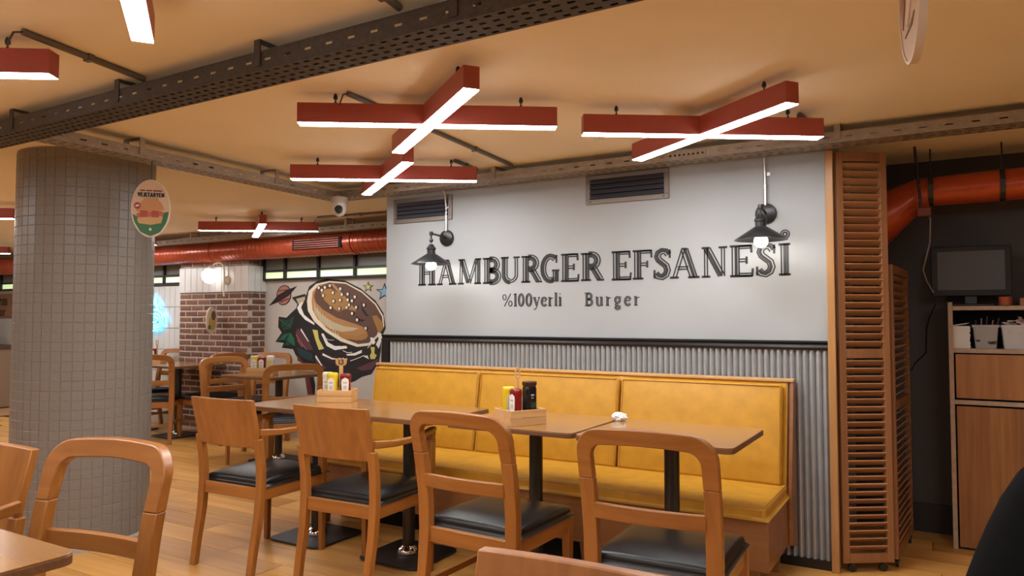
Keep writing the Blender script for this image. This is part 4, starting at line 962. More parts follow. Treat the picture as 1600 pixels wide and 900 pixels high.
# ---- gooseneck globe lamp on the pier
t = thing('globe_lamp', 'opal globe lamp on a white gooseneck arm on the brick pier', 'wall lamp', (-6.66, PY-0.012, 1.62))
o = MB().lathe([(0.0,0),(.045,0),(.045,.012),(.02,.03)], 20).build('wall_plate', flat((.55,.46,.34)), t, smooth=40, loc=(.13,0,.0)); o.rotation_euler = (PI/2,0,0)
pts = [(.11,-.03,-.17),(.11,-.03,.10)]+[(.055+.055*math.cos(math.radians(a)), -.03-.07*(1-math.cos(math.radians(a)))/2, .12+.07*math.sin(math.radians(a))) for a in range(0,181,20)]+[(.0,-.10,.11)]
MB().tube(pts, .010, 10).build('gooseneck', flat((.66,.60,.50),.3), t, smooth=60)
MB().tube([(.11,-.03,0),(.13,0,0)], .008, 8).build('bracket', flat((.66,.60,.50),.3), t)
MB().lathe([(.012,.085),(.05,.07),(.078,.035),(.082,0),(.072,-.04),(.045,-.068),(.01,-.08)], 28, (-.02,-.11,.045)).build('globe', 'globe', t, smooth=70)
MB().lathe([(.03,.0),(.03,.03),(.012,.045)], 16, (-.01,-.105,.115)).build('fitter', flat((.66,.60,.50),.3), t, smooth=40)

# ================================================================== BENCH
BX0, BX1 = -3.27, -0.645
t = thing('banquette_bench', 'long wooden bench with mustard leatherette cushions against the wall', 'bench', (0, 0, 0))
m = MB().box(BX0, BX1, 3.24, 3.80, .14, .36)
m.build('seat_box', 'benchwood', t, bevel=.004)
MB().prism([(3.845,.14),(3.845,.905),(3.815,.905),(3.745,.36),(3.745,.14)], BX0, BX1, 'yz').build('back_board', 'benchwood', t, bevel=.003)
MB().prism([(3.853,.10),(3.853,.913),(3.80,.913),(3.70,.36),(3.70,.14)], BX1, BX1+.018, 'yz').build('end_panel', 'benchwood', t, bevel=.003)
MB().prism([(3.853,.10),(3.853,.913),(3.80,.913),(3.70,.36),(3.70,.14)], BX0-.018, BX0, 'yz').build('end_panel', 'benchwood', t, bevel=.003)
MB().box(BX0-.018, BX1+.018, 3.79, 3.853, .905, .92).build('top_cap', 'crate', t, bevel=.003)
for x in (BX0+.04, -2.4, -1.5, BX1-.075):
    for y in (3.27, 3.72):
        MB().loft([[(x-.025+.0,y-.025,.14),(x+.03,y-.025,.14),(x+.03,y+.03,.14),(x-.025,y+.03,.14)],[(x-.012,y-.015,0),(x+.025,y-.015,0),(x+.025,y+.022,0),(x-.012,y+.022,0)]]).build('leg', 'benchwood', t)
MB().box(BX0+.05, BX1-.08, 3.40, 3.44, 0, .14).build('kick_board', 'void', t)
def cushion(x0, x1, prof_fn, name, nx=14, ny=10):
    m = MB(); vs_ = []; fs = []
    return m
def soft_box(x0, x1, y0, y1, z0, z1, puff=.008):
    """upholstered block with rounded edges and a slightly domed top face (in its own axes)"""
    m = MB(); nx, ny = 16, 8
    V = []
    for j in range(ny+1):
        for i in range(nx+1):
            u, v = i/nx, j/ny
            d = puff*(1-(2*u-1)**6)*(1-(2*v-1)**4)
            V.append((x0+(x1-x0)*u, y0+(y1-y0)*v, z1+d))
    n0 = len(V)
    F = [(j*(nx+1)+i, j*(nx+1)+i+1, (j+1)*(nx+1)+i+1, (j+1)*(nx+1)+i) for j in range(ny) for i in range(nx)]
    edge = [i for i in range(nx+1)]+[(j*(nx+1)+nx) for j in range(1, ny+1)]+[ny*(nx+1)+i for i in range(nx-1, -1, -1)]+[j*(nx+1) for j in range(ny-1, 0, -1)]
    k = len(edge)
    low = [(V[e][0], V[e][1], z0) for e in edge]
    F += [(edge[a], n0+a, n0+(a+1) % k, edge[(a+1) % k]) for a in range(k)]
    F.append(tuple(n0+a for a in range(k)))
    m.add(V+low, F)
    return m
MB_s = soft_box(BX0+.01, BX1-.006, 3.215, 3.735, .365, .42, .006)
s = MB_s.build('seat_cushion', 'mustardleather', t, bevel=.014, seg=3)
MB().tube([(BX0+.02,3.222,.418),(BX1-.014,3.222,.418),(BX1-.014,3.72,.418)], .0035, 6).build('piping', 'piping', s, smooth=60)
lean = math.atan2(.075, .5)
edges = [BX0+.01, -2.425, -1.515, BX1-.02]
for i in range(3):
    a, b_ = edges[i]+.006, edges[i+1]-.006
    m = soft_box(-(b_-a)/2, (b_-a)/2, 0, .485, -.055, .0, .012)
    o = m.build('back_cushion', 'mustardleather', t, bevel=.016, seg=3)
    o.location = ((a+b_)/2, 3.675, .418)
    o.rotation_euler = (PI/2-lean, 0, 0)
    MB().tube([(-(b_-a)/2+.01,.012,0.004),(-(b_-a)/2+.01,.475,.004),((b_-a)/2-.01,.475,.004),((b_-a)/2-.01,.012,.004)], .0035, 6).build('piping', 'piping', o, smooth=60)

# ================================================================== TABLES
def make_table(w, dpt):
    t = empty('pedestal_table'); t['category'] = 'table'
    top = MB().prism(roundrect(-w/2, w/2, -dpt/2, dpt/2, .03), .718, .738, 'xy').build('table_edge', 'plyedge', t, bevel=.002)
    top.name = 'tabletop_core'
    MB().prism(roundrect(-w/2+.0005, w/2-.0005, -dpt/2+.0005, dpt/2-.0005, .03), .7383, .742, 'xy').build('tabletop', 'table', t, bevel=.001)
    MB().box(-.13,.13,-.13,.13,.708,.718).build('top_plate', 'blackmetal', t)
    MB().lathe([(.032,.02),(.032,.71)], 24).build('pedestal', 'pedestal', t, smooth=40)
    MB().lathe([(.055,.014),(.058,.022),(.05,.042),(.036,.052),(.033,.056)], 28).build('collar', 'chrome', t, smooth=50)
    MB().prism(roundrect(-.19,.19,-.19,.19,.05,5), .004, .014, 'xy').build('base_plate', 'baseplate', t, bevel=.003)
    for sx in (-1,1):
        for sy in (-1,1): MB().lathe([(.014,0),(.014,.005)], 10, (sx*.15,sy*.15,0)).build('foot', 'blackmetal', t)
    return t
tp, tu = make_table(.645, .56), []
GT = 'pedestal tables in the row along the bench'
for x, y, lab in ((-3.036, 3.015, 'pedestal table at the left end of the row, under the caddy numbered 13'),
                  (-2.385, 3.015, 'empty pedestal table, second from the left along the bench'),
                  (-1.65, 3.035, 'pedestal table with the dark sauce bottle, third along the bench'),
                  (-0.987, 3.01, 'pedestal table at the right end of the row with a crumpled napkin')):
    place(tp, tu, (x, y, 0), 0, lab, GT)
bt, bu = make_table(.63, .72), []
GB = 'pedestal tables in the background'
place(bt, bu, (-4.935, 4.44, 0), 0, 'background pedestal table with a condiment caddy in front of the mural', GB)
place(bt, bu, (-6.87, 4.83, 0), PI/2, 'background pedestal table in front of the brick pier', GB)
place(bt, bu, (-7.62, 4.83, 0), PI/2, 'background pedestal table below the neon sign, half behind the column', GB)
ft = make_table(.70, .70); ft.location = (-1.885, .51, 0); tag(ft, 'foreground table with a rounded corner at the bottom left edge', 'table')

# ================================================================== CHAIRS
def yb(z):     # side profile of the rear legs and back (y of the centre line)
    pr = [(0,-.055),(.12,-.038),(.26,-.012),(.40,0),(.52,-.004),(.66,-.028),(.90,-.085)]
    for (a, ya), (b_, yb_) in zip(pr, pr[1:]):
        if z <= b_: return ya+(yb_-ya)*(z-a)/(b_-a)
    return pr[-1][1]
def rear_leg(s, x0, x1, wtop, wbot, ztop, th=.030):
    m = MB(); rings = []
    for i in range(15):
        z = ztop*i/14; k = z/ztop
        w = wbot+(wtop-wbot)*min(1, k*1.6); x = x0+(x1-x0)*k; t_ = th*(1.0+.15*(1-abs(2*k-1)))
        y = yb(z)
        rings.append([(s*x-w/2, y-t_/2, z), (s*x+w/2, y-t_/2, z), (s*x+w/2, y+t_/2, z), (s*x-w/2, y+t_/2, z)])
    return m.loft(rings)
def front_leg(s, x, y, ztop):
    return MB().loft([[(s*x-.013,y-.013,0),(s*x+.013,y-.013,0),(s*x+.013,y+.013,0),(s*x-.013,y+.013,0)],
                      [(s*x-.019,y-.019,ztop),(s*x+.019,y-.019,ztop),(s*x+.019,y+.019,ztop),(s*x-.019,y+.019,ztop)]])
def seat_parts(t, W=.40, D=.42):
    o = soft_box(-W/2-.004, W/2+.004, .022, D+.03, .402, .436, .022).build('seat_pad', 'leather', t, bevel=.014, seg=3)
    o.name = 'seat'
    MB().box(-W/2+.02, W/2-.02, -.012, .012, .345, .402).build('rear_rail', 'chairx', t, bevel=.002)
    MB().box(-W/2+.02, W/2-.02, D-.012, D+.012, .345, .402).build('front_rail', 'chairx', t, bevel=.002)
    for s in (-1, 1):
        MB().box(s*W/2-.012, s*W/2+.012, .012, D, .345, .402).build('side_rail', 'chairy', t, bevel=.002)
    return o
def make_arch_chair():
    t = empty('arch_back_chair'); t['category'] = 'chair'
    W, D, ZT, H = .405, .42, .695, .872
    seat_parts(t, W, D)
    for s in (-1, 1):
        rear_leg(s, W/2-.004, W/2+.002, .050, .034, ZT, .034).build('leg', 'chair', t, bevel=.003)
        front_leg(s, W/2, D, .40).build('leg', 'chair', t, bevel=.002)
        MB().box(s*W/2-.009, s*W/2+.009, -.01, D, .17, .195).build('stretcher', 'chairy', t)
    # bent top rail: outer and inner outlines in the plane of the back
    ow, iw = W/2+.027, W/2-.023
    def outl(w, top, r, n=9):
        p = [(-w, ZT)]
        p += [(-w+r+r*math.cos(a), top-r+r*math.sin(a)) for a in [PI-PI/2*i/n for i in range(n+1)]]
        p += [(w-r+r*math.cos(a), top-r+r*math.sin(a)) for a in [PI/2-PI/2*i/n for i in range(n+1)]]
        return p+[(w, ZT)]
    def dense(p):
        mid = len(p)//2; a, b_ = p[mid-1], p[mid]
        return p[:mid]+[(a[0]+(b_[0]-a[0])*k/6, a[1]+.006*math.sin(PI*k/6)) for k in range(1, 6)]+p[mid:]
    O_, I_ = dense(outl(ow, H-.006, .085)), dense(outl(iw, H-.058, .045))
    m = MB(); rings = []
    for (xo, zo), (xi, zi) in zip(O_, I_):
        c = lambda x: -.024*(1-(x/ow)**2)*min(1, max(0, (zo-ZT)/(H-.006-ZT)))
        r = []
        for x, z, dy in ((xo, zo, -.0172), (xo, zo, .0172), (xi, zi, .0172), (xi, zi, -.0172)):
            r.append((x, yb(z)+c(x)+dy, z))
        rings.append(r)
    m.loft(rings).build('backrest', 'chairx', t, bevel=.004)
    m = MB(); rings = []
    for i in range(11):
        x = -iw-.004+(2*iw+.008)*i/10
        y = yb(.60)-.026*(1-(x/ow)**2)
        rings.append([(x, y-.011, .565), (x, y+.011, .565), (x, y+.009, .615), (x, y-.013, .615)])
    m.loft(rings).build('back_rail', 'chairx', t, bevel=.003)
    return t
def make_arm_chair():
    t = empty('panel_back_armchair'); t['category'] = 'chair'
    W, D, H = .40, .42, .83
    seat_parts(t, W, D)
    for s in (-1, 1):
        rear_leg(s, W/2-.004, W/2+.004, .040, .034, .64).build('leg', 'chair', t, bevel=.003)
        front_leg(s, W/2, D, .635).build('leg', 'chair', t, bevel=.003)
    m = MB(); rings = []
    n = 12
    prof = [(.598, W/2-.014), (.612, W/2+.006), (.65, W/2+.010), (.73, W/2+.011), (H, W/2+.012)]
    for z, hw in prof:
        r = []
        for i in range(n+1):
            x = -hw+2*hw*i/n; r.append((x, yb(z)-.020*(1-(x/hw)**2)-.012, z))
        for i in range(n, -1, -1):
            x = -hw+2*hw*i/n; r.append((x, yb(z)-.020*(1-(x/hw)**2)+.012, z))
        rings.append(r)
    m.loft(rings).build('backrest', 'chair', t, bevel=.003)
    for s in (-1, 1):
        m = MB(); rings = []
        for y, x, z, w, h in ((-.024,W/2+.016,.672,.022,.034),(.10,W/2+.028,.662,.030,.028),(.24,W/2+.026,.660,.034,.024),(.36,W/2+.014,.67,.038,.022),(.43,W/2+.004,.678,.036,.022),(.455,W/2,.68,.024,.020)):
            rings.append([(s*x-w/2, y, z-h/2), (s*x+w/2, y, z-h/2), (s*x+w/2, y, z+h/2), (s*x-w/2, y, z+h/2)])
        m.loft(rings).build('armrest', 'chairy', t, bevel=.004)
        MB().loft([[(s*W/2-.016,D-.016,.634),(s*W/2+.016,D-.016,.634),(s*W/2+.016,D+.016,.634),(s*W/2-.016,D+.016,.634)],[(s*(W/2+.004)-.014,D-.010,.666),(s*(W/2+.004)+.014,D-.010,.666),(s*(W/2+.004)+.014,D+.02,.666),(s*(W/2+.004)-.014,D+.02,.666)]]).build('arm_support', 'chair', t)
    return t
ac, au = make_arch_chair(), []
pc, pu = make_arm_chair(), []
def face(dx, dy): return math.atan2(dy, dx)-PI/2
GA, GP = 'arch-back chairs', 'panel-back armchairs'
place(pc, pu, (-3.03, 2.435, 0), math.radians(2), 'panel-back wooden armchair at the left end of the table row', GP)
place(pc, pu, (-2.335, 2.455, 0), math.radians(2), 'panel-back wooden armchair second from the left at the table row', GP)
place(pc, pu, (-2.535, 1.085, 0), PI+math.radians(5), 'panel-back wooden armchair cut off at the left edge, by the foreground table', GP)
place(pc, pu, (-0.47, 0.99, 0), PI+math.radians(0), 'panel-back wooden chair showing only its top at the bottom edge', GP)
place(ac, au, (-1.565, 2.34, 0), math.radians(-2), 'arch-back wooden chair in front of the table with the dark sauce bottle', GA)
place(ac, au, (-0.815, 2.275, 0), math.radians(2), 'arch-back wooden chair at the right end of the table row', GA)
place(ac, au, (-2.045, 1.165, 0), PI+math.radians(10), 'arch-back wooden chair in the left foreground before the column', GA)
place(ac, au, (-4.36, 4.06, 0), face(-.8, .6), 'background arch-back chair turned away, in front of the mural', GA)
place(ac, au, (-5.52, 4.37, 0), face(1, -.2), 'background arch-back chair at the left side of the mural table', GA)
place(ac, au, (-5.82, 5.10, 0), face(.15, -1), 'background arch-back chair against the mural wall, behind the background caddy', GA)
place(ac, au, (-6.29, 4.94, 0), face(-1, .03), 'background arch-back chair at the right end of the pier table', GA)
place(ac, au, (-6.63, 4.35, 0), face(-.72, .69), 'background arch-back chair right beside the column', GA)
place(ac, au, (-7.60, 5.22, 0), face(0, -1), 'background arch-back chair below the neon sign, beyond the caddy', GA)

# ================================================================== CONDIMENT CADDIES
def caddy(label, loc, rz, L=.185, W=.125, H=.068):
    t = thing('condiment_caddy', label, 'caddy', loc, rz)
    for s in (-1, 1):
        MB().box(-L/2, L/2, s*W/2-.005, s*W/2+.005, .0, H/2-.001).build('board', 'crate', t, bevel=.001)
        MB().box(-L/2, L/2, s*W/2-.005, s*W/2+.005, H/2+.001, H).build('board', 'crate', t, bevel=.001)
        MB().box(s*(L/2-.005)-.005, s*(L/2-.005)+.005, -W/2+.005, W/2-.005, 0, H).build('end_board', 'crate', t, bevel=.001)
    MB().box(-L/2+.01, L/2-.01, -W/2+.005, W/2-.005, .003, .010).build('bottom_board', 'crate', t)
    return t
YEL, KET, WHT = (.72,.50,.015), (.20,.008,.008), (.80,.77,.68)
def squeeze(label, loc, rz, body, cap, lab, h=.155, w=.062, dpt=.04, group=None):
    """upside-down squeeze bottle standing on its wide cap"""
    t = thing('sauce_bottle', label, 'bottle', loc, rz, group)
    def sec(w_, d_, z): return [(w_/2*math.copysign(abs(math.cos(a))**.55, math.cos(a)), d_/2*math.copysign(abs(math.sin(a))**.55, math.sin(a)), z) for a in [2*PI*k/20 for k in range(20)]]
    MB().loft([sec(w*.78,dpt*.9,.0), sec(w*.8,dpt*.92,.022), sec(w*.7,dpt*.8,.026)]).build('cap', cap, t, smooth=50)
    MB().loft([sec(w*.72,dpt*.8,.025), sec(w*.86,dpt*.95,.04), sec(w*.94,dpt,.07), sec(w*.9,dpt,.10), sec(w,dpt*1.05,h*.9), sec(w*.96,dpt,h*.97), sec(w*.8,dpt*.75,h)]).build('body', body, t, smooth=60)
    for s in (-1, 1):
        n = 10
        MB().prism([(-w*.30,.05),(w*.30,.05),(w*.34,.10),(w*.30,.118),(0,.128),(-w*.30,.118),(-w*.34,.10)], s*(dpt/2+.0012)-.0007, s*(dpt/2+.0012)+.0007, 'xz').build('label_print', lab, t)
        MB().box(-w*.2, w*.2, s*(dpt/2+.0022)-.0006, s*(dpt/2+.0022)+.0006, .095, .103).build('label_mark', flat((.52,.44,.30)), t)
        MB().box(-w*.16, w*.16, s*(dpt/2+.0022)-.0006, s*(dpt/2+.0022)+.0006, .062, .082).build('label_mark', flat((.55,.52,.48)), t)
    return t
def tagstick(label, loc, rz, h, number=None, loop=False):
    t = thing('table_marker', label, 'table marker', loc, rz)
    if number:
        MB().box(-.011, .011, -.004, .004, 0, h-.03).build('stick', 'crate', t, bevel=.001)
        MB().prism([(-.034,h),(-.03,h-.035),(-.02,h-.044),(.02,h-.044),(.03,h-.035),(.034,h),(.02,h-.004),(.012,h+.002),(0,h-.003),(-.012,h+.002),(-.02,h-.004)], -.004, .004, 'xz').build('number_plate', 'crate', t, bevel=.001)
        for s in (-1,):
            line(number, -.016, .016, h-.034, .026, -.0055, -.0035, .22, t, gap=.1, name='number')
    else:
        MB().prism([(-.006,0),(.006,0),(.007,h-.05),(-.007,h-.05)], -.003, .003, 'xz').build('stick', 'crate', t)
        MB().ribbon(arc(0, h-.028, .011, .024, 0, 360, 16)[:-1], .007, -.003, .003, True).build('loop', 'crate', t)
    return t
def local(loc, rz, x, y, z):
    return (loc[0]+x*math.cos(rz)-y*math.sin(rz), loc[1]+x*math.sin(rz)+y*math.cos(rz), loc[2]+z)
TZ = .7425
c1, r1 = (-3.0, 3.13, TZ), math.radians(28)
caddy('wooden condiment caddy on the left table with the marker numbered 13', c1, r1, .20, .13)
cr = math.radians(18)
squeeze('white-backed mustard bottle at the left of the caddy numbered 13', local(c1, r1, -.062, .018, .0105), cr, flat((.74,.70,.55),.3), flat((.74,.68,.45),.3), flat(WHT), w=.06)
squeeze('yellow mustard bottle in the caddy numbered 13', local(c1, r1, -.022, -.026, .0105), cr, flat(YEL,.3), flat(YEL,.3), flat(WHT))
squeeze('red ketchup bottle with white label in the caddy numbered 13', local(c1, r1, .052, -.02, .0105), cr+.3, flat(KET,.25), flat(WHT,.3), flat(WHT), h=.15)
tagstick('wooden table marker with the number 13', local(c1, r1, .012, .028, .0105), math.radians(30), .235, '13')
c2, r2 = (-1.655, 2.895, TZ), math.radians(62)
caddy('wooden condiment caddy on the third table with the black bottle', c2, r2, .185, .14)
squeeze('yellow mustard bottle behind the ketchup in the third table caddy', local(c2, r2, -.04, .038, .0105), r2, flat(YEL,.3), flat(YEL,.3), flat(WHT), w=.055)
squeeze('dark red ketchup bottle beside the black bottle', local(c2, r2, -.04, -.026, .0105), r2-1.5, flat(KET,.2), flat(WHT,.3), flat(WHT), h=.15, w=.06)
t = thing('sauce_bottle', 'tall black sauce bottle in the third table caddy', 'bottle', local(c2, r2, .042, -.012, .0105), r2+.15)
def sq(w_, d_, z): return [(w_/2*math.copysign(abs(math.cos(a))**.35, math.cos(a)), d_/2*math.copysign(abs(math.sin(a))**.35, math.sin(a)), z) for a in [2*PI*k/24 for k in range(24)]]
MB().loft([sq(.052,.045,0), sq(.055,.048,.004), sq(.055,.048,.145), sq(.05,.044,.155)]).build('body', flat((.010,.008,.009),.18), t, smooth=50)
MB().loft([sq(.048,.042,.154), sq(.05,.044,.158), sq(.058,.05,.164), sq(.058,.05,.176), sq(.052,.046,.178)]).build('cap', flat((.05,.012,.01),.3), t, smooth=50)
for s in (-1,):
    MB().box(-.002, .021, -.0252, -.0238, .020, .036).build('label_print', flat(WHT), t)
    MB().box(-.012, .006, -.0252, -.0238, .115, .121).build('label_print', flat((.45,.45,.42)), t)
    MB().box(-.010, .002, -.0252, -.0238, .103, .108).build('label_print', flat((.30,.30,.28)), t)
    MB().box(-.012, .016, -.0252, -.0238, .06, .085).build('label_print', flat((.015,.04,.02)), t)
tagstick('plain wooden marker stick with a loop in the third table caddy', local(c2, r2, .004, .03, .0105), math.radians(55), .245)
c3, r3 = (-4.865, 4.20, TZ), math.radians(30)
caddy('wooden condiment caddy on the background table before the mural', c3, r3, .215, .13)
squeeze('pale yellow mustard bottle in the mural table caddy', local(c3, r3, -.066, -.01, .0105), r3, flat((.74,.62,.18),.3), flat(YEL,.3), flat(WHT))
squeeze('red ketchup bottle in the mural table caddy', local(c3, r3, .0, -.02, .0105), r3, flat(KET,.25), flat(WHT,.3), flat(WHT), h=.145)
squeeze('white sauce bottle in the mural table caddy', local(c3, r3, .066, -.005, .0105), r3, flat(WHT,.3), flat(WHT,.3), flat((.7,.6,.2)))
tagstick('wooden marker stick with a loop in the mural table caddy', local(c3, r3, .01, .03, .0105), math.radians(40), .235)
c4, r4 = (-7.22, 4.78, TZ), math.radians(30)
caddy('wooden condiment caddy on the background table below the neon sign', c4, r4, .215, .13)
squeeze('yellow mustard bottle in the caddy below the neon sign', local(c4, r4, -.06, -.01, .0105), r4, flat(YEL,.3), flat(YEL,.3), flat(WHT))
squeeze('dark ketchup bottle in the caddy below the neon sign', local(c4, r4, .005, -.02, .0105), r4, flat(KET,.25), flat(WHT,.3), flat(WHT), h=.145)
tagstick('wooden table marker in the caddy below the neon sign', local(c4, r4, .02, .03, .0105), math.radians(40), .235)
# crumpled napkin
rnd = random.Random(3)
m = MB(); V = []; nu, nv = 22, 10
for j in range(nv+1):
    for i in range(nu):
        a = 2*PI*i/nu; p = PI*j/nv
        k = 1+rnd.uniform(-.22,.22)
        V.append((.036*k*math.sin(p)*math.cos(a), .026*k*math.sin(p)*math.sin(a), max(0, .017+.02*k*math.cos(p))))
m.add(V, [(j*nu+i, j*nu+(i+1) % nu, (j+1)*nu+(i+1) % nu, (j+1)*nu+i) for j in range(nv) for i in range(nu)])
tag(m.build('crumpled_napkin', 'paper', loc=(-1.30, 3.205, TZ)), 'crumpled white paper napkin on the right end table', 'napkin')

# ================================================================== LOUVRE SCREENS
def louvre(label, loc, rz, w, z0, z1, mid, stile=.034, th=.026, pitch=.0365, post=False, wheels=True, railh=.045, tilt=38):
    t = thing('louvre_screen', label, 'folding screen', loc, rz)
    for x in (0, w-stile):
        MB().box(x, x+stile, -th/2, th/2, z0, z1).build('stile', 'screen', t, bevel=.002)
    zs = [z0+.0, mid, z1-railh]
    for i, z in enumerate(zs):
        MB().box(stile, w-stile, -th/2+.001, th/2-.001, z, z+railh).build('rail', 'screen', t, bevel=.002)
    sw = w-2*stile+.006
    sl = MB().obox(Matrix.Rotation(math.radians(-tilt), 4, 'X'), sw, .040, .006)
    me = sl.mesh('slat', 'slat')
    for a, b_ in ((zs[0]+railh, mid), (mid+railh, zs[2])):
        n = int((b_-a-.01)/pitch)
        for k in range(n):
            o = bpy.data.objects.new('slat', me); col.objects.link(o); o.parent = t
            o.location = (w/2, 0, a+.005+(b_-a-.01)*(k+.5)/n)
    if wheels:
        for x in (.05, w-.05):
            wm = MB().lathe([(.012,-.007),(.02,-.006),(.02,.006),(.012,.007)], 16).build('caster', 'blackmetal', t, smooth=40, loc=(x, 0, .021)); wm.rotation_euler = (PI/2, 0, 0)
            MB().box(x-.006, x+.006, -.011, .011, .03, z0+.002).build('caster_fork', 'pedestal', t)
    return t
louvre('tall louvred wooden screen at the right end of the feature wall', (-.432, 3.872, 0), math.atan2(.143,.21), .255, .045, 2.035, 1.025)
louvre('lower louvred wooden screen standing behind the tall one', (-.212, 4.04, 0), math.radians(85), .56, .05, 1.485, .765, tilt=38)
tag(MB().box(-.474, -.438, 3.835, 3.872, 0, 2.04).build('pine_post', 'post', bevel=.003), 'pale pine post between the grey wall and the tall screen', 'post')

# ================================================================== SERVICE CABINET
CYF = 4.57
t = thing('service_cabinet', 'wooden service cabinet with an open shelf at the right edge', 'cabinet', (0, 0, 0))
CXL, CXR = .035, 1.05
for x in (CXL, CXR):
    MB().box(x, x+.022, CYF-.004, DARK_Y-.01, 0, 1.305).build('side_panel', 'cabedge', t, bevel=.001)
MB().box(CXL+.022, CXR, CYF, DARK_Y-.01, 1.262, 1.284).build('shelf', 'cabedge', t, bevel=.001)
MB().box(CXL+.022, CXR, CYF, DARK_Y-.01, 1.035, 1.058).build('shelf', 'cabedge', t, bevel=.001)
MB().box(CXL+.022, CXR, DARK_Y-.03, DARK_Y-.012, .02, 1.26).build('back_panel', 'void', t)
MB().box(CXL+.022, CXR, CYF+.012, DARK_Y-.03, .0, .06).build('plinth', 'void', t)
MB().box(CXL+.022, CXR, CYF-.002, CYF+.02, .762, .785).build('rail', 'cabedge', t, bevel=.001)
for xa, xb in ((CXL+.03, .53), (.54, CXR-.006)):
    MB().box(xa, xb, CYF, CYF+.018, .795, 1.028).build('drawer_front', 'cabinet', t, bevel=.0015)
    MB().box(xa, xb, CYF, CYF+.018, .012, .752).build('door', 'cabinet', t, bevel=.0015)
# things on the open shelf
z = 1.0585
m = MB()
st = empty('napkin_stack', (.092, CYF+.07, z)); tag(st, 'stack of folded white paper napkins on the cabinet shelf', 'napkins')
for k in range(18):
    MB().box(-.042+random.uniform(-.003,.003), .042+random.uniform(-.003,.003), -.05, .05, k*.0066, k*.0066+.0058).build('napkin', 'paper', st)
MB().add([(-.044,-.05,.119),(.03,-.05,.132),(.044,.05,.136),(-.04,.05,.121)], [(0,1,2,3)]).build('napkin', 'paper', st, thick=.003)
def bin_(name, label, loc, w, d_, h, mat, rim):
    t = thing(name, label, 'container', loc)
    def r4(w_, d__, zz): return [(p[0], p[1], zz) for p in roundrect(-w_/2, w_/2, -d__/2, d__/2, .008, 3)]
    MB().loft([r4(w*.84,d_*.84,.008), r4(w*.80,d_*.80,0), r4(w*.82,d_*.82,0), r4(w,d_,h), r4(w+.008,d_+.008,h), r4(w+.008,d_+.008,h-.012), r4(w,d_,h-.012), r4(w-.004,d_-.004,h-.014), r4(w*.80,d_*.80,.008)], caps=False).build('tub', mat, t, smooth=30)
    return t
clear = glassy('clear_plastic', (.75,.74,.72), .15, .6)
t = bin_('plastic_tub', 'clear plastic tub of dark packets on the cabinet shelf', (.205, CYF+.075, z), .115, .11, .125, clear, None)
rnd = random.Random(5)
for k in range(16):
    mt = Matrix.Translation((rnd.uniform(-.036,.036), rnd.uniform(-.032,.032), .02+.0062*k)) @ Euler((rnd.uniform(-.5,.5), rnd.uniform(-.5,.5), rnd.uniform(0,3))).to_matrix().to_4x4()
    MB().obox(mt, .05, .03, .006).build('packet', flat((.03,.028,.03)), t)
for k in range(5):
    x = -.04+.02*k
    MB().tube([(x, 0, .06), (x*1.3+.01, -.01, .15+.01*(k % 3))], .003, 6).build('stirrer', flat((.40,.18,.12) if k % 2 else (.05,.05,.05)), t)
t = bin_('plastic_tub', 'translucent plastic tub heaped with white sachets on the cabinet shelf', (.335, CYF+.075, z), .12, .11, .125, glassy('frosted_plastic', (.85,.82,.80), .35, .5), None)
for k in range(46):
    mt = Matrix.Translation((rnd.uniform(-.042,.042), rnd.uniform(-.036,.036), .018+.003*k)) @ Euler((rnd.uniform(-.8,.8), rnd.uniform(-.8,.8), rnd.uniform(0,3))).to_matrix().to_4x4()
    MB().obox(mt, .042, .022, .004).build('sachet', flat((.74,.62,.58) if k % 3 else (.6,.42,.38)), t)
tag(MB().lathe([(.024,0),(.03,.004),(.031,.04),(.033,.048),(.026,.05)], 20).build('orange_cup', flat((.45,.10,.04),.3), smooth=40, loc=(.30, CYF+.10, 1.2845)), 'small orange cup on top of the cabinet beside the monitor', 'cup')
tag(MB().box(.36,.62,CYF+.05,CYF+.20,1.2845,1.325).build('wooden_tray','cabinet',bevel=.003), 'low wooden tray on top of the cabinet at the right edge', 'tray')
# monitor
t = thing('monitor', 'black monitor with a blank grey screen on the cabinet', 'monitor', (.145, CYF+.10, 1.2845), math.radians(2))
m = MB().prism(roundrect(-.185,.185,.055,.325,.014), -.02, .02, 'xz'); m.build('bezel', flat((.006,.006,.0065),.6), t, bevel=.004)
MB().box(-.155,.155,-.0225,-.0195,.088,.298).build('screen', flat((.05,.044,.04),.4), t)
MB().prism(roundrect(-.13,.13,.09,.29,.03), .02, .07, 'xz').build('rear_housing', flat((.012,.012,.013),.5), t, bevel=.01)
MB().box(-.03,.03,.0,.03,.01,.10).build('stand_neck', flat((.012,.012,.013),.4), t, bevel=.004)
MB().box(-.10,.10,-.05,.09,.0,.012).build('stand_base', flat((.012,.012,.013),.4), t, bevel=.004)
tag(MB().tube([(-.02,4.66,1.30),(-.055,4.78,1.22),(-.07,4.842,1.16),(-.075,4.842,1.02),(-.13,4.842,.96),(-.15,4.842,.92),(-.22,4.842,.92),(-.30,4.842,.94)], .0035, 6).build('wall_cable', 'void', smooth=60), 'thin black cable running down the charcoal wall from the monitor', 'cable')

